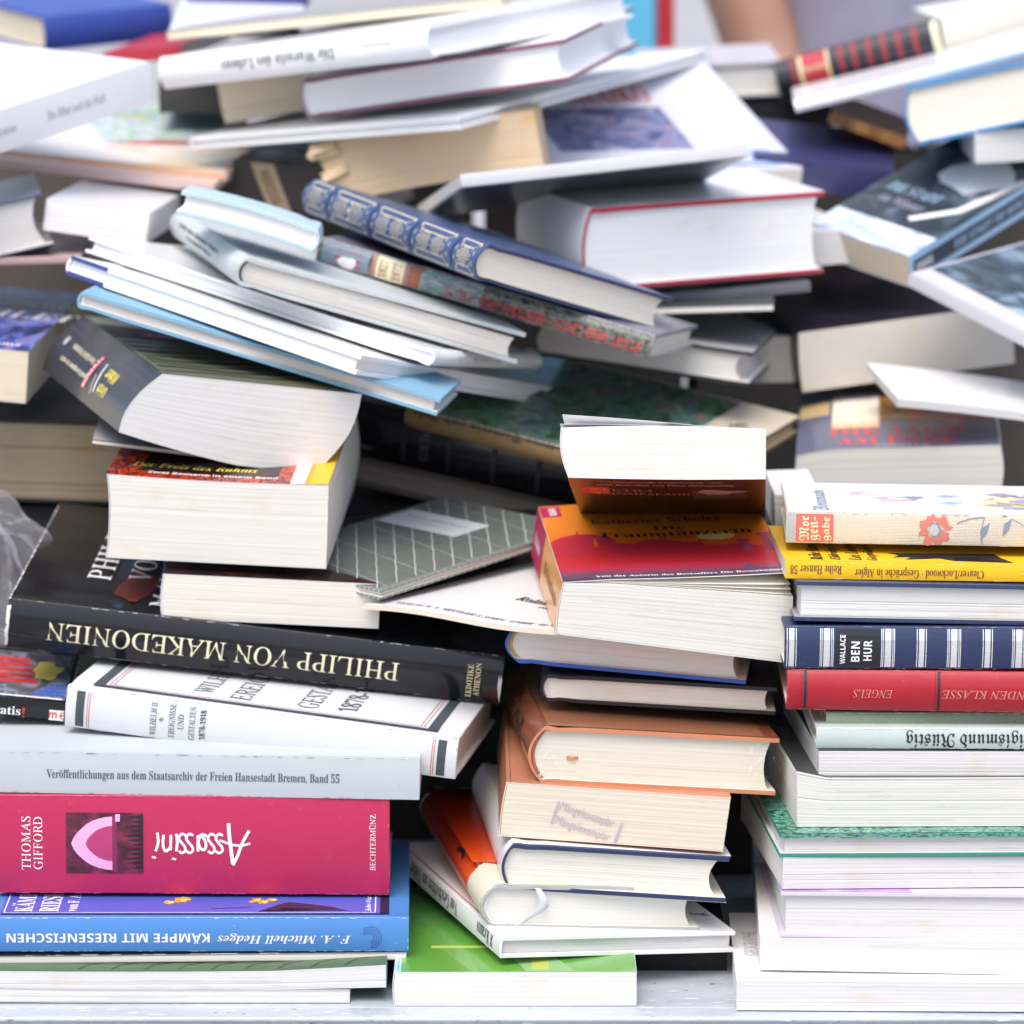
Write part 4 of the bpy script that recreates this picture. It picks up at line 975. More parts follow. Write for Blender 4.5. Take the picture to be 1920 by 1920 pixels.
b = bk('amber_cover', 'paperback', 'thin paperback with amber brown picture cover left of the azure spined hardback', 'F', 'soft', art('amber picture', [(0, '#4a2a10'), (.5, '#8a5a22'), (1, '#b07a38')], 4, 6, 1), PT, None)
b.all('T', MATS[('a', 'amber picture')], 'cover_picture'); b.done()

# ------------------------------------------------------------------ more of the blurred books in the gaps
b = bk('dark_band', 'hardback_book', 'dark brown hardback with a tan lettered band behind the left end of the gilt book', 'F', 'hard', cover('umber cloth', (.055, .045, .042), .55, .1, .1), PC, None)
b.poly('F', [(.012, b.t*.98), (.028, b.t*.98), (.042, .001), (.027, .001)], ink('tan band', (.50, .38, .24)), 'title_band'); b.text('F', 'HERZOG', .027, b.t*.5, .007, .024, -62, IBRN, 'bold', 'title_band')
b.rect('T', .002, .004, b.w-.002, b.d*.5, art('grey blue print', [(0, '#2b2c30'), (.5, '#6a6c78'), (1, '#b0b2be')], 3, 5, 1), 'cover_picture'); b.done()
bk('dark_small', 'hardback_book', 'dark grey filler hardback added in the gap beneath the left end of the white jacketed hardback', 'F', 'hard', cover('shade grey cloth', (.05, .048, .046), .6, 0, .1), PY, None).done()  # dark filler added where the gap reads as shadow
bk('red_back', 'paperback', 'red covered paperback below the cobalt blue hardback at the top left', 'F', 'soft', cover('poppy red card', (.45, .03, .05), .5, .1, .06), PW, None).done()
b = bk('yellow_mag', 'magazine', 'pale magazine with yellow and white cover below the picture book at the left', 'F', 'soft', cover('straw white card', (.70, .68, .56), .4, .2, .04), PW, cover('amber edge', (.70, .48, .20), .5, .1, .05), category='magazine')
b.all('T', art('pale magazine picture', [(0, '#d9d6cf'), (.45, '#f1efe8'), (.6, '#c9d6da'), (.8, '#f2dfa0'), (1, '#e8c060')], 3, 4, .6), 'cover_picture', .02); b.done()
bk('dark_slab', 'hardback_book', 'low dark filler hardback added in the dark gap right of the green paperback', 'F', 'hard', cover('coal cloth', (.018, .017, .017), .7, 0, .2, spec=.15), PD, None).done()  # dark filler added so the gap under the thin white hardback stays dark
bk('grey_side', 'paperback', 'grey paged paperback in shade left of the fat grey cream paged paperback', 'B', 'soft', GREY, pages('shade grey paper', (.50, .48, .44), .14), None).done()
bk('coal_book', 'hardback_book', 'added coal black filler hardback under the pale lavender book left of the striped spine', 'F', 'hard', cover('coal cloth black', (.014, .013, .014), .7, 0, .2, spec=.15), PD, None).done()  # filler added to keep this gap black and cover the arm behind
# ------------------------------------------------------------------ centre stack
b = bk('green_front', 'paperback', 'paperback with bright green cover at the bottom of the centre stack', 'L', 'soft', cover('aqua card', (.42, .66, .74), .3, .4, .04), PWC, W2, bulge=.0008)
b.rect('T', .0045, .0004, b.w-.0004, b.d-.001, band('green leaf print', [(0, '#6aa544'), (.3, '#5a9a3c'), (.65, '#44803a'), (1, '#336432')], 1, .35, .22, .5), 'cover_picture')
b.rect('T', b.w*.57, .004, b.w*.64, .034, ink('lemon strip', (.42, .50, .10)), 'cover_picture', .0001); b.rect('T', .02, .044, b.w*.57, .049, ink('lemon strip', (.42, .50, .10)), 'cover_picture', .0001)
b.poly('T', [(.072, .001), (.056, .052), (.078, .052), (.098, .001)], ink('pale leaf ink', (.24, .44, .18)), 'cover_picture', .00008); b.done()

b = bk('krauss', 'hardback_book', 'thin white hardback with grey spine lettering lying on the green paperback', 'L', 'hard', W2, PW, W2, PW, bulge=.0008, th=.0022, oh=.0022)
sl_, st_ = b.dim('L')
b.text('L', 'X', sl_*.930, st_*.50, .0072, .0042, 180, IGRY, 'bold'); b.text('L', 'Krauss', sl_*.855, st_*.50, .0078, .0200, 180, IGRY, 'serifb'); b.text('L', 'Von Geschichten um Götter', sl_*.40, st_*.50, .0082, .085, 180, IGRY, 'serifb')
b.text('T', 'lasing', b.w*.905, .034, .0065, .018, 0, IBLK, 'serifb'); b.blob('T', .022, .115, .010, .018, IFAINT, 'cover_picture', 14, .9, .0001, 2)
b.line('T', [(.004, .02), (.004, .18)], .0012, ink('pinkish line', (.45, .25, .25)), 'cover_picture')
for i in range(9): b.line('T', [(.010+.004*i, .004+.0004*i), (.016+.004*i, .011), (.022+.003*i, .0125)], .0003, IFAINT, 'surface_cracks', .0001)
b.done()

b = bk('grey_orange', 'hardback_book', 'hardback with cream and fiery orange rounded spine and grey boards', 'L', 'hard', cover('dove grey cloth', (.42, .42, .41), .7, 0, .08, weave=.3), PWC, None, PWC, bulge=.0085, band=ink('pale cord', (.70, .70, .68)), conc=.005, jacket=cover('ivory jacket', (.72, .68, .55), .4, .2, .03))
sl_, st_ = b.dim('L')
b.rect('L', .004, -.0001, sl_-.042, b.t+.0001, band('flame orange print', [(0, '#6a1408'), (.5, '#b02a0c'), (.85, '#d8420e'), (1, '#e2571a')], 0, .15, .3, .4), 'spine_picture', .00012)
b.rect('T', .002, .042, .050, b.d-.004, band('flame orange cover', [(0, '#e2571a'), (.3, '#c8380c'), (1, '#6a1408')], 1, .15, .3, .4), 'spine_picture', .00012)
b.line('L', [(sl_*.56, st_*.80), (sl_*.62, st_*.86), (sl_*.66, st_*.78)], .0022, IBLK, 'spine_picture', .0003); b.done()

b = bk('jacket_navy', 'hardback_book', 'hardback in white jacket with thick navy board edges in the centre stack', 'L', 'hard', NAVY, PCB, NAVY, PWC, bulge=.0055, conc=.007, jacket=W1, th=.0028)
sl_, st_ = b.dim('L'); b.line('L', [(sl_*.86, st_*.25), (sl_*.88, st_*.62)], .0008, IBLU, 'lettering'); b.done()

b = bk('maengel', 'paperback', 'cream paged paperback with a purple grey remainder stamp on its edge', 'L', 'soft', cover('terracotta card', (.48, .20, .11), .4, .2, .05), PY if False else pages('sandy paper', (.68, .61, .50), .1), cover('peach card', (.80, .58, .48), .6, 0, .04), bulge=.0008, th=.0006, custom=lambda s, x, y, z, a, b, c: (x-.0018*(1-c), y, z))
ST = ink('stamp ink', (.47, .41, .43), .9)
for dy in (0, 1): b.text('F', 'Mängelexemplar', *AFF(-0.308592,0.447246,0.000289325,2.099e-05,2.36354e-05,-0.000297775, 1104-dy*7, 1529+dy*27), 0.00640, 0.03140, -15, ST, 'sans', 'remainder_stamp', .0004)
for (xa, ya, xb, yb) in ((1050, 1502, 1038, 1544), (1170, 1543, 1158, 1582)):
    b.line('F', [AFF(-0.308592,0.447246,0.000289325,2.099e-05,2.36354e-05,-0.000297775, xa, ya), AFF(-0.308592,0.447246,0.000289325,2.099e-05,2.36354e-05,-0.000297775, xb, yb)], .0014, ST, 'remainder_stamp', .0004)
b.done()

def orc(s, x, y, z, a, b_, c): return (x, y, z)
b = bk('orange_hc', 'hardback_book', 'shrink wrapped orange hardback with rounded spine in the centre stack', 'L', 'hard', ORG, pages('ivory paper', (.70, .65, .55), .12), ORGE, PC, bulge=.0085, conc=.004, band=ink('rust cord', (.35, .12, .06)), th=.0024)
b.rect('L', .075, .006, .120, .024, art('dark woodcut', [(0, '#14120f'), (.6, '#4a3428'), (1, '#b0704a')], 5, 5, .6), 'spine_picture', .00012)
b.rect('T', .010, .002, b.w-.008, .190, cover('tan brown print', (.50, .22, .12), .15, .8, .05), 'cover_picture', .0001); b.done()
bk('black_hc', 'hardback_book', 'thin black hardback with cream pages between the blue and the orange hardback', 'L', 'hard', BLKM, PC, BLK, PC, bulge=.0045, conc=.003, band=ink('lilac cord', (.66, .64, .72)), th=.0022).done()
bk('blue_edge', 'hardback_book', 'thick hardback with worn royal blue board edges and yellow endband', 'L', 'hard', EBLUE, pages('pearl paper', (.70, .67, .64), .1), EBLUE, PC, bulge=.0085, conc=.005, band=ink('ochre cord', (.42, .32, .06)), th=.0026).done()

def mit(s, x, y, z, a, b_, c):
    return (x, y, z+.0012*math.sin(math.pi*2*a)-.0008)
b = bk('mittler', 'booklet', 'thin white booklet with folded cream edge under the sunset covered paperback', 'L', 'soft', W1, PY, WEAR, bulge=.0012, custom=mit, category='booklet')
b.text('T', 'VERLAG E. S. MITTLER & SOHN · GMBH · BLN', .072, .010, .0048, .110, 0, IGRY, 'serifb'); b.text('T', 'Roland Foerster', .095, .062, .010, .060, 0, IBLK, 'serifb'); b.text('T', 'Die Wehrpflicht', .105, .050, .005, .036, 0, IGRY, 'serifb'); b.done()

def tr(s, x, y, z, a, b_, c):
    return (x+.0016*math.sin(math.pi*c)*a-.0028*(1-c)*(1-a)*0, y, z-.0016*c*max(0, .2-a)*5)
ORANGE = band('orange sunset spine', [(0, '#e08a34'), (.6, '#e88a3c'), (1, '#f0a060')], 0, .1)
b = bk('traum', 'paperback', 'fat paperback with orange and crimson sunset cover lying in the centre stack', 'L', 'soft', cover('orange card', (.78, .36, .10), .35, .3, .05), PWC, W2, bulge=.0006, fan=.24, lift=.0105, liftp=1.1, custom=tr)
w_, d_ = b.w, b.d
b.rect('T', .0004, .0004, w_-.0004, d_-.0004, band('sunset sky', [(0, '#8a3a58'), (.30, '#e04a2c'), (.46, '#f06a1c'), (.62, '#f58a26'), (.85, '#ec8a24'), (1, '#e07c20')], 1, .12), 'cover_picture')
CR = band('crimson haze', [(0, '#4a4a60'), (.18, '#704a62'), (.36, '#b83850'), (.55, '#cc2c38'), (1, '#cc3034')], 1, .25); SIL = ink('crimson silhouette', (.52, .022, .045))
b.rect('T', .0004, .0004, w_-.0004, .066, CR, 'cover_picture', .00008)
sk = [(.0006, .060), (.0006, .092), (.006, .102), (.014, .108), (.0165, .109), (.017, .119), (.0175, .109), (.026, .106), (.034, .099), (.0365, .092), (.037, .083), (.047, .081), (.050, .087), (.056, .090), (.064, .090), (.070, .086), (.072, .082), (.0725, .089), (.0735, .082), (.083, .080), (.0835, .086), (.0845, .080), (.0855, .073), (.098, .071), (.104, .073), (.110, .071), (.114, .066)]
b.poly('T', sk+[(.114, .060)], SIL, 'cover_picture', .00012)
for u in (.108, .121):
    h = .082 if u < .115 else .095
    b.poly('T', [(u-.002, .052), (u-.002, h-.006), (u-.0042, h-.004), (u-.003, h), (u+.003, h), (u+.0042, h-.004), (u+.002, h-.006), (u+.002, .052)], ink('violet tower', (.36, .06, .13)), 'cover_picture', .00016)
b.poly('T', [(.088, .012), (.100, .014), (.1035, .024), (.104, .030), (.1045, .024), (.108, .014), (.122, .012)], ink('dusk slate', (.11, .07, .11)), 'cover_picture', .00016)
b.blob('T', .094, .093, .011, .009, ink('sun glow ink', (.86, .62, .20)), 'cover_picture', 22, .1, .0001)
b.text('T', 'Die', .070, .118, .010, .019, 0, IBLK, 'serifb'); b.text('T', 'Traumtänzerin', .072, .1035, .0125, .088, 0, IBLK, 'serifb'); b.text('T', 'Roman', .072, .093, .0042, .020, 0, IDRD, 'serifb')
b.text('T', 'Katherine Scholes', .064, .138, .0125, .075, 0, ink('dark umber ink', (.08, .035, .02)), 'serifb')
b.text('T', 'Von der Autorin des Bestsellers Die Rosenkönigin', .071, .0062, .0050, .105, 0, IWHT, 'serifb')
b.rect('T', .0006, d_-.030, .012, d_-.004, ink('magenta box', (.42, .015, .09)), 'publisher_label', .0002); b.text('T', 'ROMAN', .0075, d_-.017, .0045, .018, 90, IWHT, 'bold', 'publisher_label', .00026)
sl_, st_ = b.dim('L')
b.rect('L', .003, .0006, sl_*.36, st_*.98, ink('magenta box', (.42, .015, .09)), 'publisher_label', .0001); b.text('L', 'Die Traumtänzerin', sl_*.70, st_*.5, .008, .080, 0, IBRN, 'serifb'); b.text('L', 'Scholes', sl_*.18, st_*.5, .008, .035, 0, IWHT, 'serifb')
b.done()

def pe(s, x, y, z, a, b_, c): return (x-.0015*math.sin(math.pi*c)*(1-a)+.0028*(.6-c)*(2*a-1)*0+.0045*(1-c)*(1-a), y, z+.002*math.sin(math.pi*a)*(c-.3))
b = bk('petra', 'paperback', 'cream paged paperback propped on the sunset paperback, its dark brown cover facing down', 'L', 'soft', cover('umber card', (.075, .028, .022), .35, .3, .1), pages('buttery paper', (.66, .64, .57), .12), W2, bulge=.0006, custom=pe)
w_, d_ = b.w, b.d
b.all('B', band('umber print', [(0, '#140a10'), (.5, '#2a1210'), (1, '#4a1c14')], 1, .3), 'cover_picture')
b.text('B', 'Verhängnisvolle Leidenschaft · der', w_*.47, d_-.012, .0062, w_*.62, 0, ICOP, 'serifb'); b.text('B', 'neue Bestseller von Petra Hammesfahr', w_*.49, d_-.023, .0062, w_*.70, 0, ICOP, 'serifb')
b.rect('B', .006, d_-.062, .022, d_-.034, IRED, 'publisher_label', .0001)
for q in (0, 1, 2): b.text('B', 'roro', .016, d_-.040-.0075*q, .004, .010, 0, IORG, 'bold', 'publisher_label', .0002)
b.text('B', 'PETRA', w_*.29, d_-.046, .0075, .030, 0, ICOP, 'serif'); b.text('B', 'HAMMESFAHR', w_*.37, d_-.060, .0085, .055, 0, ICOP, 'serif')
b.rect('B', w_*.62, d_-.080, w_*.90, d_-.042, ink('mauve brown picture', (.11, .05, .045)), 'cover_picture', .0001); b.blob('B', w_*.76, d_-.052, .014, .009, ink('lily cream', (.50, .33, .26)), 'cover_picture', 18, .8, .0002, 4)
b.done()

# ------------------------------------------------------------------ right stack
bk('white_base', 'paperback', 'large white book at the bottom of the right stack on the metal table', 'R', 'soft', W1, PW, W1).done()
b = B['white_base']; b.dec = {}
b.text('T', 'GEOGRAPHIE', .010, .075, .008, .05, 90, IFAINT, 'sans'); b.done()
bk('cream_side', 'paperback', 'white paperback with cream side, second from the bottom of the right stack', 'R', 'soft', W1, PW, W1, rough=.6).done()
b = bk('lilac', 'hardback_book', 'white paged hardback with lilac board edges in the right stack', 'R', 'hard', LIL, PW, LIL, LIL, th=.0022, oh=.003); b.rect('T', .0, .0005, .07, .09, art('lilac print', [(0, '#a070b8'), (1, '#c8a8dc')], 4, 3, .5), 'cover_picture'); b.done()
bk('white_pb', 'paperback', 'plain white paged paperback between the lilac and the green hardback', 'R', 'soft', W2, PW, W2).done()
LEAFY = art('leafy green print', [(0, '#14201c'), (.3, '#1f5a48'), (.5, '#3f9478'), (.65, '#7fc0b0'), (.8, '#2a4a6a'), (1, '#c8c070')], 8, 7, 2.5, stretch=(2.5, 2.5, 1))
b = bk('green_hc', 'hardback_book', 'hardback with green board edges and leafy green cover in the right stack', 'R', 'hard', GRNE, PW, GRNE, PW, th=.0026, oh=.0028, bulge=.003)
b.all('T', LEAFY, 'cover_picture'); b.rect('F', .001, b.t-.0026, b.w-.004, b.t-.0001, art('leafy green edge', [(0, '#14201c'), (.3, '#1f5a48'), (.5, '#3f9478'), (.65, '#7fc0b0'), (.8, '#2a4a6a'), (1, '#c8c070')], 4, 5, 1, stretch=(12, 1, 1)), 'cover_picture', .0033); b.done()
bk('cream_pb', 'paperback', 'cream paged paperback with charcoal cover and torn white edge in the right stack', 'R', 'soft', CHAR, pages('parchment paper', (.68, .67, .61), .14), WEAR, th=.0008, custom=lambda s, x, y, z, a, b, c: (x+.001*(1-c)*(1-a), y, z+.004*max(0, .12-a)*8*c*max(0, .12-a)*8), rough=1.4).done()
bk('white_mag', 'paperback', 'white glossy paged book under the pale green gothic titled spine', 'R', 'soft', CHAR, PW, CHAR).done()
b = bk('ruestig', 'hardback_book', 'thin pale grey green hardback with black gothic lettering upside down', 'F', 'hard', SAGE, PC, None, bulge=.001)
b.text('F', 'Sigismund Rüstig', *(0.0840, 0.0057), 0.00980, 0.07088, 180, ink('green black ink', (.018, .026, .024)), 'frak'); b.done()
bk('linen_green', 'hardback_book', 'thin sage green cloth hardback with no lettering under the red leather book', 'F', 'hard', LINGR, PT, None, bulge=.001).done()
b = bk('engels', 'hardback_book', 'red leather hardback with black rules and worn dark lettering in the right stack', 'F', 'hard', RED, PC, None, bulge=.0035)
for px_ in (1509, 1760): 
    u, v = AFF(-0.433382,0.385758,0.000286667,4.05016e-06,8.25221e-06,-0.000293937, px_, 1295); b.rect('F', u-.0007, .0006, u+.0009, b.t-.0006, IBLK, 'spine_rules', .00014); b.rect('F', u-.0020, .0006, u-.0017, b.t-.0006, ink('dark rule', (.12, .01, .012)), 'spine_rules', .00014)
b.text('F', 'ENGELS', *(0.0466, 0.0100), 0.00461, 0.02134, 180, ICOP, 'it'); b.text('F', 'DIE LAGE DER ARBEITENDEN KLASSE', *(0.1445, 0.0102), 0.00461, 0.12168, 180, ICOP, 'it'); b.done()
b = bk('benhur', 'hardback_book', 'navy hardback with silver striped bands and white block lettering in the right stack', 'F', 'hard', NAVY, PWC, None, bulge=.0022)
h = 0.00029
def bar(x0, x1): 
    u0, v = AFF(-0.431722,0.36496,0.0002872,1.94011e-06,7.7092e-06,-0.000293165, x0, 1215); u1, v = AFF(-0.431722,0.36496,0.0002872,1.94011e-06,7.7092e-06,-0.000293165, x1, 1215); b.rect('F', u0, .0012, u1, b.t-.0012, ISLV, 'silver_bands', .00014)
for c_, k in ((1484, 0), (1550, 1), (1665, 1), (1728, 0), (1789, 1), (1852, 0), (1911, 1), (1975, 0), (2030, 1)):
    if k:
        bar(c_-6, c_+6)
        for q in (-12, -9, 9, 12): bar(c_+q-.9, c_+q+.9)
    else:
        bar(c_-5, c_+5)
        for q in (-8.5, 8.5): bar(c_+q-.9, c_+q+.9)
x0, y0 = (0.0276, 0.0015); x1, y1 = (0.0515, 0.0216)
b.rect('F', x0, .0014, x1, b.t-.0014, ink('black title field', (.012, .013, .02)), 'title_field', .0001)
b.text('F', 'WALLACE', *(0.0314, 0.0109), 0.00288, 0.01612, 90, IWHT, 'bold'); b.text('F', 'BEN', *(0.0383, 0.0098), 0.00460, 0.01122, 90, IWHT, 'bold'); b.text('F', 'HUR', *(0.0449, 0.0104), 0.00460, 0.01122, 90, IWHT, 'bold'); b.done()
b = bk('blue_pair', 'hardback_book', 'hardback with dark blue boards and grey white pages above the navy silver spine', 'R', 'hard', NAVYG, pages('silver grey paper', (.72, .71, .68), .18), NAVYG, GREY, th=.0026, oh=.0035, conc=.0)
u, v = (0.0960, 0.0208)
for a, c in ((.0003, .0024), (b.t-.0024, b.t-.0003)): b.rect('F', u, a, b.w-.001, c, ink('cobalt wrap', (.10, .17, .50), .35), 'jacket_flap', -.0029+.0033)
b.done()
b = bk('hanser', 'paperback', 'bright yellow paperback with small dark lettering upside down in the right stack', 'F', 'soft', YEL, PWC, YEL, bulge=.0005)
b.text('F', 'Cleaver/Lockwood · Gespräche in Algier', *(0.0724, 0.0042), 0.00576, 0.06998, 180, IBRN, 'serifb'); b.text('F', 'Reihe Hanser 58', *(0.0164, 0.0051), 0.00490, 0.02793, 180, IBRN, 'serifb')
for s_, u, wd in (('Reihe Hanser', .0175, .055), ('Eldridge Cleaver', .0285, .075), ('Lee Lockwood', .0385, .065), ('Gespräche in Algier', .0485, .080)):
    b.text('T', s_, u, .0070+wd/2, .0072, wd, 90, IBLK, 'bi')
b.poly('T', [(.058, .030), (.064, .024), (.060, .017), (.070, .019), (.066, .011), (.080, .018), (.085, .016), (.092, .009), (.094, .019), (.106, .018), (.124, .0055), (.119, .020), (.117, .032)], IBLK, 'cover_picture', .0001); b.done()
b = bk('morgen', 'hardback_book', 'white floral cloth hardback with red title patch on its cream spine', 'F', 'hard', CREAMC, PC, None, bulge=.0008)
w_, t_ = b.w, b.t
b.rect('T', .001, .001, w_-.001, b.d-.001, cover('white floral cloth', (.80, .81, .83), .7, 0, .03, weave=.15), 'cover_picture')
b.rect('F', .0006, .0004, .0052, t_-.0004, ink('grey cloth strip', (.42, .44, .43)), 'title_patch', .0001)
x0, y0 = (0.0055, 0.0007); x1, y1 = (0.0258, 0.0169)
b.rect('F', x0, .0010, x1, t_-.0008, ink('coral patch', (.62, .15, .11), .8), 'title_patch', .00012)
for s_, q, wd in (('Mor', .22, .0135), ('gen-', .53, .0128), ('gabe', .82, .0132)): b.text('F', s_, x0+(x1-x0)*q, t_*.48, .0056, wd, 90, ICRM, 'frak', 'title_patch')
b.text('T', 'Morgengabe', .0205, .052, .0110, .090, 90, ink('slate blue ink', (.16, .22, .36)), 'frak')
COR = ink('coral ink', (.60, .20, .16), .8); SLB = ink('dusty blue ink', (.22, .28, .36), .8); PPK = ink('pale pink ink', (.66, .42, .46), .8); PBL = ink('pale blue ink', (.40, .52, .70), .8); PYL = ink('straw ink', (.72, .62, .40), .8); MAU = ink('mauve print ink', (.36, .30, .44), .8)
cx, cy = (0.0812, 0.0085)
for i in range(8):
    a = i*math.pi/4+.3; b.blob('F', cx+.0062*math.cos(a), cy+.0062*math.sin(a), .0028, .0026, COR, 'flower_print', 10, .9, .0001, i)
b.blob('F', cx, cy, .0034, .0042, SLB, 'flower_print', 12, .2, .00014); b.blob('F', cx-.0006, cy, .0026, .0034, IFAINT, 'flower_print', 12, .2, .0002)
for x_, y_ in ((.106, .009), (.118, .0115)): b.poly('F', [(x_, y_-.006), (x_+.0035, y_-.002), (x_+.005, y_+.004), (x_+.0005, y_+.001)], SLB, 'flower_print', .0001)
b.line('F', [(.093, t_*.72), (.100, t_*.88), (.108, t_*.93)], .0007, SLB, 'flower_print'); b.line('F', [(.107, .001), (.106, .008), (.108, t_*.93)], .0006, SLB, 'flower_print'); b.line('F', [(.123, t_*.9), (.130, t_*.66), (.137, t_*.6)], .0004, SLB, 'flower_print')
b.blob('F', .147, t_*.55, .007, .008, COR, 'flower_print', 12, .8, .0001, 3)
for u, v, r, m_ in ((.047, .082, .009, PPK), (.062, .063, .011, PPK), (.074, .070, .006, SLB), (.092, .078, .007, PBL), (.092, .048, .007, PBL), (.118, .040, .014, PYL), (.135, .060, .020, PYL), (.150, .040, .020, PBL), (.128, .028, .008, PBL), (.160, .070, .016, MAU), (.145, .078, .012, PBL), (.170, .035, .012, MAU), (.125, .085, .010, MAU)):
    b.blob('T', u, v, r, r*.9, m_, 'flower_print', 16, .9, .00012, u*77); b.blob('T', u+.001, v, r*.45, r*.4, IWHT if m_ is PPK else MAU, 'flower_print', 12, .9, .00018, v*77)
b.line('T', [(.055, .088), (.08, .072), (.1, .066), (.12, .058)], .0006, SLB, 'flower_print'); b.done()
bk('white_edge', 'paperback', 'white paperback corner poking out left of the white floral cloth hardback', 'B', 'soft', W1, PW, W1).done()
# ------------------------------------------------------------------ loose leaves, ribbon, wrap, bag
def leaf(book, name, pts, nu, nv, mat, label=None):
    """a sheet through a grid of local points"""
    F = []
    for j in range(nv-1):
        for i in range(nu-1):
            p = j*nu+i; F.append((p, p+1, p+nu+1, p+nu))
    me = mesh_from(pts, F, None, [(p[0], p[2]) for p in pts]); o = link(name, me, book.e, (mat,))
    m = o.modifiers.new('thickness', 'SOLIDIFY'); m.thickness = .00018
    return o
t = B['petra']
for k, (up_, tw, wd) in enumerate(((.0068, .010, 1.0), (.0016, .0035, 1.0))):
    P = []
    for j in range(7):
        for i in range(15):
            a, q = i/14, j/6
            P.append((t.w*a+(.0012 if k == 0 else 0)*(1-a), t.d*q*.9+.0004, t.t+.0005+(up_*(1-a)**1.4+.0006*math.sin(5*a))*(1-q)**1.2))
    leaf(t, 'loose_leaf', P, 15, 7, PW.copy() if False else cover('clean leaf', (.82, .82, .82), .8, 0, .02))
t = B['traum']
for k in range(3):
    P = []
    for j in range(5):
        for i in range(15):
            a, q = i/14, j/4
            x, y, z = t.bend((t.w*a*(.995-.004*k), t.d*q*.95+.0006, t.t+.0001+(.0026*k)*max(0, a-.1)**1.2))
            P.append((x, y, z))
    leaf(t, 'loose_leaf', P, 15, 5, cover('cream leaf', (.84, .80, .70), .85, 0, .02))
# torn, curled leaves at the left end of the tan book
t = B['brown_pb']
for k, (z0, z1, out_) in enumerate(((.75, .99, .006), (.45, .62, .009), (.86, .93, .004))):
    P = []
    for j in range(5):
        for i in range(6):
            a, q = i/5, j/4
            P.append(t.bend((.016*a-out_*(1-a)*(.6+.4*math.sin(q*5+k)), -.0015-.006*(1-a)*(1-q)*(k+1)*.6, t.t*(z0+(z1-z0)*q)-.004*(1-a)*(k % 2))))
    leaf(t, 'torn_leaf', P, 6, 5, cover('tan leaf', (.70, .52, .34), .85, 0, .1))
# ribbon bookmark hanging from the ivory and orange book
t = B['grey_orange']; V = []; F = []; n = 22
for i in range(n+1):
    q = i/n; x = .0305+.0035*math.sin(q*4.2)-.012*max(0, q-.45); z = t.t*.93*(1-q)+.0006; y = -.0014-.0016*math.sin(q*5)
    wd = .0016+.0012*math.sin(math.pi*q)
    V += [(x-wd, y, z), (x+wd, y-.0012*math.sin(q*6), z)]
for i in range(n): F.append((2*i, 2*i+1, 2*i+3, 2*i+2))
o = link('ribbon_bookmark', mesh_from(V, F), t.e, (cover('pale ribbon', (.58, .62, .64), .4, .2, .06),))
m = o.modifiers.new('thickness', 'SOLIDIFY'); m.thickness = .0003
# ribbon end in the orange book
t = B['orange_hc']; u, v = (0.0247, 0.0143)
V = []; F = []
for i in range(9):
    a = i/8
    for k in range(4):
        V.append((u-.0032+.0064*a, .0030-.0012*math.sin(math.pi*a)-.0004, v-.0009+.0006*k+.0002*math.sin(9*a)))
for i in range(8):
    for k in range(3): p = i*4+k; F.append((p, p+4, p+5, p+1))
link('ribbon_bookmark', mesh_from(V, F), t.e, (ORGE,))
# clear film round the orange book: a thin wrinkled sheet over its front and ends
def film(name, tint=(1, 1, 1), dens=.16):
    m, tr_, p = base(name)
    out = tr_.nodes['Material Output']; tp = N(tr_, 'BsdfTransparent'); gl = N(tr_, 'BsdfGlossy'); gl.inputs['Roughness'].default_value = .12
    df = N(tr_, 'BsdfDiffuse'); df.inputs['Color'].default_value = (.85, .85, .86, 1)
    ms = N(tr_, 'MixShader'); ms.inputs[0].default_value = .35; tr_.links.new(df.outputs[0], ms.inputs[1]); tr_.links.new(gl.outputs[0], ms.inputs[2])
    m2 = N(tr_, 'MixShader'); fr = N(tr_, 'LayerWeight'); fr.inputs['Blend'].default_value = dens
    ad = N(tr_, 'Math', operation='ADD'); ad.inputs[1].default_value = dens; tr_.links.new(fr.outputs['Facing'], ad.inputs[0])
    tp.inputs['Color'].default_value = (*tint, 1)
    tr_.links.new(ad.outputs[0], m2.inputs[0]); tr_.links.new(tp.outputs[0], m2.inputs[1]); tr_.links.new(ms.outputs[0], m2.inputs[2])
    tr_.links.new(m2.outputs[0], out.inputs[0]); return m
FILM = film('clear shrink film', dens=.02)
V = []; F = []; nu, nv = 90, 26
for j in range(nv+1):
    for i in range(nu+1):
        a, q = i/nu, j/nv
        e = max(0, 1-a/.16)+max(0, 1-(1-a)/.14)
        wr = e*.0016*(noise.noise(Vector((a*60+q*22, q*34-a*20, 1.5))))
        V.append((t.w*(.02+.98*a), .0012-.0030+wr-.0006, t.t*(.01+.98*q)))
for j in range(nv):
    for i in range(nu): p = j*(nu+1)+i; F.append((p, p+1, p+nu+2, p+nu+1))
link('shrink_film', mesh_from(V, F), t.e, (FILM,))
V = []; F = []
for i in range(30):     # white stress creases at the two front corners of the film
    side_ = i % 2; a = random.random(); L_ = random.uniform(.002, .007)
    x = t.w*(.03+.09*random.random()) if side_ == 0 else t.w*(.945-.06*random.random())
    z = t.t*(.08+.84*random.random()); an = R(random.uniform(25, 65)) if (z < t.t/2) == (side_ == 0) else -R(random.uniform(25, 65))
    if side_: an = R(random.uniform(30, 70))
    dx, dz = math.cos(an)*L_/2, math.sin(an)*L_/2; wd = random.uniform(.00008, .00022)
    z = min(max(z, abs(dz)+.001), t.t-abs(dz)-.001); k = len(V); x = min(max(x, abs(dx)+.001), t.w-abs(dx))
    V += [(x-dx, -.0030, z-dz), (x+wd, -.0034, z-wd), (x+dx, -.0030, z+dz), (x-wd, -.0034, z+wd)]; F.append((k, k+1, k+2, k+3))
link('film_creases', mesh_from(V, F, smooth=False), t.e, (ink('crease white', (.80, .76, .68), .3),))

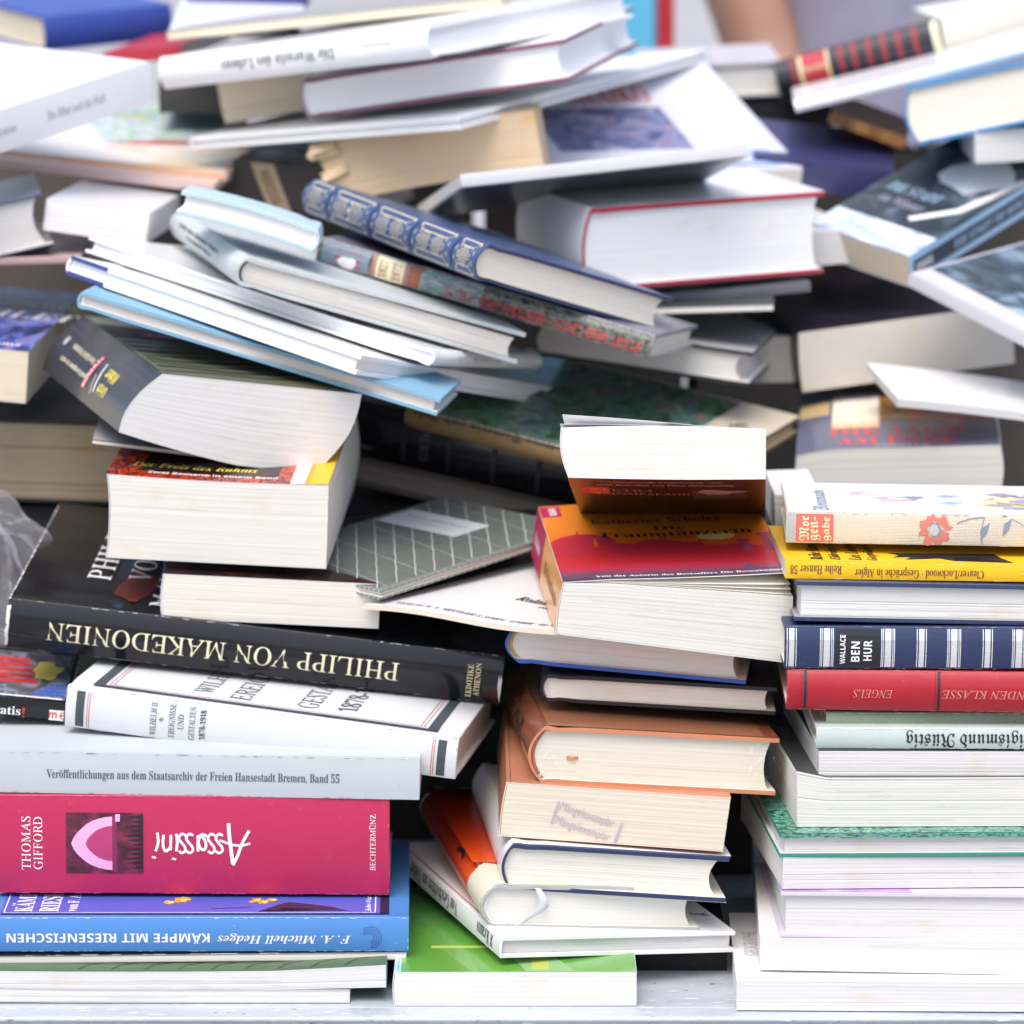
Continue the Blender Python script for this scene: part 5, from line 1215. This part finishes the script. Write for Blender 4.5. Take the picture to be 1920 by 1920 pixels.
# wear and uneven leaves
for k_, n_ in (('white_mag', 8), ('green_hc', 10), ('cream_pb', 14), ('lilac', 6), ('white_pb', 8), ('traum', 12), ('zwei_romane', 10), ('petra', 5), ('blue_pair', 10), ('mag_bottom', 5), ('green_pb', 8), ('krauss', 8), ('white_base', 4), ('cream_side', 4), ('green_front', 8), ('maengel', 6), ('small_pb', 8), ('dark_pb', 9), ('red_edge', 6), ('orange_hc', 8), ('black_hc', 6), ('blue_edge', 7), ('jacket_navy', 7), ('linen', 16)):
    q_ = B[k_]; q_.dec = {}; q_.leaf_gaps('F', n_, (.46, .44, .41))
    for nm_, d_ in q_.dec.items(): link(nm_, mesh_from(d_['V'], d_['F'], d_['M'], d_['UV'], smooth=False), q_.block_obj, d_['mats'])
for k_, n_, c_ in (('assassini', 120, (.62, .12, .22)), ('kaempfe', 80, (.40, .58, .78)), ('staats', 60, (.30, .32, .33)), ('engels', 90, (.52, .16, .12)), ('benhur', 60, (.16, .18, .28)), ('philipp', 70, (.34, .34, .36)), ('hanser', 50, (.85, .70, .35)), ('ruestig', 70, (.66, .68, .62)), ('morgen', 50, (.45, .40, .33)), ('wilhelm', 50, (.42, .42, .42)), ('linen_green', 40, (.48, .50, .38)), ('stadt', 60, (.5, .5, .5))):
    q_ = B[k_]; q_.dec = {}; q_.scuffs('F', n_, c_)
    for nm_, d_ in q_.dec.items(): link(nm_, mesh_from(d_['V'], d_['F'], d_['M'], d_['UV'], smooth=False), q_.cover_obj, d_['mats'])

def tag(o, label, cat, group=None):
    o['label'] = label; o['category'] = cat
    if group: o['group'] = group
# crumpled clear plastic bag at the left edge
V = []; F = []; nu, nv = 46, 60
for j in range(nv+1):
    for i in range(nu+1):
        a = 2*math.pi*i/nu; q = j/nv
        d = noise.fractal(Vector((math.cos(a)*1.1+3, math.sin(a)*1.1, q*2.2)), 1.1, 2.1, 4)
        d2 = abs(noise.noise(Vector((math.cos(a)*2.1, math.sin(a)*2.1+7, q*3))))
        r = (.050*(1-.62*q**1.5)+.004)*(1+.50*d-.55*d2)
        r *= min(1, .35+q*6) if q < .1 else 1
        V.append((-.312+r*math.cos(a)*.85-.015*q+.012*math.sin(q*3), .270+r*math.sin(a)*.6, (.138+.092*q+.018*d*q)))
for j in range(nv):
    for i in range(nu): p = j*(nu+1)+i; F.append((p, p+1, p+nu+2, p+nu+1))
bag = link('plastic_bag', mesh_from(V, F, sharp=28), None, (film('crumpled clear plastic', (.93, .93, .97), .10),))
tag(bag, 'crumpled clear plastic bag at the left edge beside the black glossy hardback', 'plastic bag')

# ------------------------------------------------------------------ filler stacks added to keep the gaps dark and carry the upper books
def plain(key, name, label, pose, spine, kind, cov_, pg_, **k):
    POSE[key] = pose; return bk(key, name, label, spine, kind, cov_, pg_, **k).done()
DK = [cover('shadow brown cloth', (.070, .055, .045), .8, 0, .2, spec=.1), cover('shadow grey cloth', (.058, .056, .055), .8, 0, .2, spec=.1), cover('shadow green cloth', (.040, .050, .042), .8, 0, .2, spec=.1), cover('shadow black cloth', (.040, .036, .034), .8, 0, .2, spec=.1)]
WHERE = {-.345: ('behind the left stack', .37), -.105: ('left of the centre', .335), .115: ('behind the right stack', .25)}
for x0, (txt, y0) in WHERE.items():
    z = 0
    ORD = ['lowest', 'second', 'third', 'topmost']
    for i, tt in enumerate((.052, .050, .055, .048)):
        nm = ['brown', 'grey', 'green', 'black'][i]
        tt = tt if x0 > -.3 or True else tt
        plain('deep%d%d' % (int((x0+1)*100), i), 'hardback_book', 'thick dark %s filler hardback, %s in the added stack %s' % (nm, ORD[i], txt),
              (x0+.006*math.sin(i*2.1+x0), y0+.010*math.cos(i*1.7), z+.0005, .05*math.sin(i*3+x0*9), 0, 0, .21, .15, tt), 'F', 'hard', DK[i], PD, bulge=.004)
        z += tt+.0005

# ------------------------------------------------------------------ table and ground
def metal(name, col, rough, scale):
    m, t_, p = base(name)
    tc = N(t_, 'TexCoord'); n1 = N(t_, 'TexNoise'); n1.inputs['Scale'].default_value = scale; n1.inputs['Detail'].default_value = 8
    mp = N(t_, 'Mapping'); mp.inputs['Scale'].default_value = (.25, 1, 1)
    t_.links.new(tc.outputs['Object'], mp.inputs['Vector']); t_.links.new(mp.outputs[0], n1.inputs['Vector'])
    bc = mix(t_, n1.outputs['Fac'], tuple(x*.58 for x in col), tuple(min(.9, x*1.25) for x in col))
    n4 = N(t_, 'TexNoise'); n4.inputs['Scale'].default_value = 420; n4.inputs['Detail'].default_value = 3; m4 = N(t_, 'Mapping'); m4.inputs['Scale'].default_value = (.18, 1, 1)
    t_.links.new(tc.outputs['Object'], m4.inputs['Vector']); t_.links.new(m4.outputs[0], n4.inputs['Vector'])
    r4 = N(t_, 'MapRange'); r4.inputs[1].default_value = .62; r4.inputs[2].default_value = .72; t_.links.new(n4.outputs['Fac'], r4.inputs[0])
    n5 = N(t_, 'TexNoise'); n5.inputs['Scale'].default_value = 150; n5.inputs['Detail'].default_value = 6; t_.links.new(tc.outputs['Object'], n5.inputs['Vector'])
    r5 = N(t_, 'MapRange'); r5.inputs[1].default_value = .66; r5.inputs[2].default_value = .74; r5.inputs[4].default_value = .8; t_.links.new(n5.outputs['Fac'], r5.inputs[0])
    bc = mix(t_, r4.outputs[0], bc, tuple(min(.9, x*1.5) for x in col)); bc = mix(t_, r5.outputs[0], bc, (.10, .095, .09))
    t_.links.new(bc, p.inputs['Base Color'])
    p.inputs['Metallic'].default_value = .3
    rr = N(t_, 'MapRange'); rr.inputs[3].default_value = rough-.12; rr.inputs[4].default_value = rough+.15
    t_.links.new(n1.outputs['Fac'], rr.inputs[0]); t_.links.new(rr.outputs[0], p.inputs['Roughness'])
    b_ = N(t_, 'Bump'); b_.inputs['Strength'].default_value = .4; b_.inputs['Distance'].default_value = .001
    n2 = N(t_, 'TexNoise'); n2.inputs['Scale'].default_value = 260; n2.inputs['Detail'].default_value = 4; t_.links.new(tc.outputs['Object'], n2.inputs['Vector'])
    t_.links.new(n2.outputs['Fac'], b_.inputs['Height']); t_.links.new(b_.outputs[0], p.inputs['Normal'])
    return m
GALV = metal('galvanised sheet', (.56, .61, .67), .42, 30); GALV2 = metal('rough galvanised edge', (.42, .44, .47), .6, 160)
def box(x0, x1, y0, y1, z0, z1):
    v = [(x, y, z) for z in (z0, z1) for y in (y0, y1) for x in (x0, x1)]
    return v, [(0, 2, 3, 1), (4, 5, 7, 6), (0, 1, 5, 4), (2, 6, 7, 3), (0, 4, 6, 2), (1, 3, 7, 5)]
tb = bpy.data.objects.new('market_table', None); COL.objects.link(tb); tag(tb, 'galvanised metal market table under all the books', 'table')
def part(name, v, f, m, par=tb, bev=.002):
    o = link(name, mesh_from(v, f, smooth=True, sharp=30), par, (m,))
    if bev: k = o.modifiers.new('soft_edges', 'BEVEL'); k.width = bev; k.segments = 3
    return o
part('table_top', *box(-1.1, 1.1, -.0005, 1.05, -.020, -.0004), GALV, bev=.0008)
# rolled lip along the front of the table
V = []; F = []; prof = []
for i in range(13):
    a = math.pi/2+math.pi*i/12; prof.append((-.0165+.0016*math.cos(a), -.0020+.0016*math.sin(a)))
prof = [(-.0008, -.0004), (-.0140, -.0004)]+prof+[(-.0145, -.0300), (-.0008, -.0300)]
for x in (-1.1, 1.1): V += [(x, y, z) for y, z in prof]
n = len(prof)
for i in range(n): j = (i+1) % n; F.append((i, j, n+j, n+i))
F.append(tuple(range(n))); F.append(tuple(range(n, 2*n))[::-1])
lip = mesh_from(V, F, sharp=35); fix_normals(lip); link('front_lip', lip, tb, (GALV,))
part('front_rail', *box(-1.1, 1.1, -.0172, -.0142, -.075, -.0040), GALV2, bev=.001)
for x in (-1.02, 1.02):
    for y in (.06, .98): part('leg', *box(x-.02, x+.02, y-.02, y+.02, -.75, -.021), GALV2)
gm, gt, gp = base('grey paving')
gn = N(gt, 'TexNoise'); gn.inputs['Scale'].default_value = 6; gn.inputs['Detail'].default_value = 8
gt.links.new(mix(gt, gn.outputs['Fac'], (.30, .30, .31), (.42, .42, .42)), gp.inputs['Base Color']); gp.inputs['Roughness'].default_value = .9
g = link('pavement', mesh_from([(-60, -60, -.75), (60, -60, -.75), (60, 60, -.75), (-60, 60, -.75)], [(0, 1, 2, 3)], smooth=False), None, (gm,)); g['kind'] = 'structure'

# ------------------------------------------------------------------ blurred things beyond the pile
def skin(name, joints, bones, mat, parent, levels=2):
    me = bpy.data.meshes.new('m'); me.from_pydata([j[:3] for j in joints], bones, [])
    o = link(name, me, parent, (mat,))
    o.modifiers.new('skin', 'SKIN').use_smooth_shade = True
    sv = me.skin_vertices[0] if me.skin_vertices else None
    if not me.skin_vertices:
        b_ = bmesh.new(); b_.from_mesh(me); b_.verts.layers.skin.verify(); b_.to_mesh(me); b_.free()
    for i, j in enumerate(joints):
        r = j[3]; me.skin_vertices[0].data[i].radius = (r, j[4] if len(j) > 4 else r)
        me.skin_vertices[0].data[i].use_root = (i == 0)
    s_ = o.modifiers.new('smooth', 'SUBSURF'); s_.levels = levels; s_.render_levels = levels
    return o
PX_, PY_ = .37, 1.42
SKIN = cover('tanned skin', (.42, .24, .17), .5, 0, .08)
SHIRT = cover('grey violet shirt', (.27, .27, .36), .85, 0, .12, weave=.1)
pe_ = bpy.data.objects.new('person', None); COL.objects.link(pe_); pe_.location = (PX_, PY_, -.75)
tag(pe_, 'person in a grey violet shirt standing behind the pile, one forearm lowered', 'person')
J = [(0, 0, .95, .14, .11), (0, 0, 1.12, .13, .10), (0, .01, 1.30, .15, .11), (0, .01, 1.45, .11, .08), (0, 0, 1.53, .052), (0, -.01, 1.60, .075, .085), (0, -.015, 1.70, .078, .09), (0, -.01, 1.78, .04),
     (-.225, .0, 1.42, .046), (-.140, -.06, 1.15, .034), (-.105, -.33, 1.045, .031), (-.105, -.40, 1.01, .026, .036), (-.095, -.46, .985, .016, .034),
     (.19, .01, 1.42, .055), (.25, .02, 1.15, .042), (.25, -.06, .92, .032), (.245, -.08, .85, .03), (.24, -.09, .79, .016, .032),
     (-.09, 0, .90, .085), (-.10, -.01, .50, .06), (-.10, .02, .09, .042), (-.10, -.12, .035, .035), (.09, 0, .90, .085), (.10, -.01, .50, .06), (.10, .02, .09, .042), (.10, -.12, .035, .035)]
E_ = [(0, 1), (1, 2), (2, 3), (3, 4), (4, 5), (5, 6), (6, 7), (3, 8), (8, 9), (9, 10), (10, 11), (11, 12), (3, 13), (13, 14), (14, 15), (15, 16), (16, 17), (0, 18), (18, 19), (19, 20), (20, 21), (0, 22), (22, 23), (23, 24), (24, 25)]
# five fingers on each hand
for (h, dr) in ((12, Vector((.06, -.5, -.3))), (17, Vector((-.05, -.15, -.6)))):
    hx, hy, hz = J[h][:3]; dr = dr.normalized()
    for f_ in range(5):
        off = (f_-2)*.014; ln = (.045, .062, .068, .062, .045)[f_]
        b0 = len(J)
        J.append((hx+off, hy+dr.y*.02, hz+dr.z*.02, .009)); J.append((hx+off*1.2, hy+dr.y*(.02+ln*.6), hz+dr.z*(.02+ln*.6)-.004, .008)); J.append((hx+off*1.25, hy+dr.y*(.02+ln)*.95, hz+dr.z*(.02+ln)-.014, .006))
        E_ += [(h, b0), (b0, b0+1), (b0+1, b0+2)]
skin('body', J, E_, SKIN, pe_)
skin('shirt', [(0, 0, .86, .165, .135), (0, 0, 1.0, .155, .13), (0, .01, 1.30, .172, .13), (0, .01, 1.44, .13, .10), (0, .005, 1.49, .07, .07), (-.21, .0, 1.425, .066), (-.20, -.02, 1.335, .058), (.19, .01, 1.425, .07), (.25, .02, 1.20, .06)],
     [(0, 1), (1, 2), (2, 3), (3, 4), (3, 5), (5, 6), (3, 7), (7, 8)], SHIRT, pe_)
skin('trousers', [(0, 0, .90, .135, .115), (-.09, 0, .86, .098), (-.10, -.01, .5, .078), (-.10, .02, .07, .06), (.09, 0, .86, .098), (.10, -.01, .5, .078), (.10, .02, .07, .06)],
     [(0, 1), (1, 2), (2, 3), (0, 4), (4, 5), (5, 6)], cover('dark blue denim', (.03, .045, .09), .8, 0, .1), pe_)
# a tall light blue box with a red strap standing behind the table
cb = bpy.data.objects.new('tall_box', None); COL.objects.link(cb); cb.location = (.10, 1.25, -.75); tag(cb, 'light blue box with a red strap standing behind the white pile at the top', 'box')
part('body', *box(-.06, .023, 0, .06, 0, 1.37), cover('sky blue plastic', (.12, .48, .72), .4, .1, .05), cb, .008)
part('strap', *box(.0225, .036, -.004, .064, 0.001, 1.35), cover('red webbing', (.45, .02, .03), .7, 0, .1), cb, .002)

# invented cartons: dark fill behind the gaps, also carrying the farthest books
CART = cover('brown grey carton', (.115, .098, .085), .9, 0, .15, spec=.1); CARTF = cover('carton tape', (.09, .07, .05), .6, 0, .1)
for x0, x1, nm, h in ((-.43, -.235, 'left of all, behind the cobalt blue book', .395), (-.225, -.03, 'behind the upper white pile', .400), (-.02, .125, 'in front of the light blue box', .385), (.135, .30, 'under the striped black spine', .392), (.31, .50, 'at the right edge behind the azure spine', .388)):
    c_ = bpy.data.objects.new('filler_carton', None); COL.objects.link(c_); c_.location = (x0, .79, 0); tag(c_, 'added dark cardboard box '+nm, 'box', 'filler cardboard boxes added behind the pile')
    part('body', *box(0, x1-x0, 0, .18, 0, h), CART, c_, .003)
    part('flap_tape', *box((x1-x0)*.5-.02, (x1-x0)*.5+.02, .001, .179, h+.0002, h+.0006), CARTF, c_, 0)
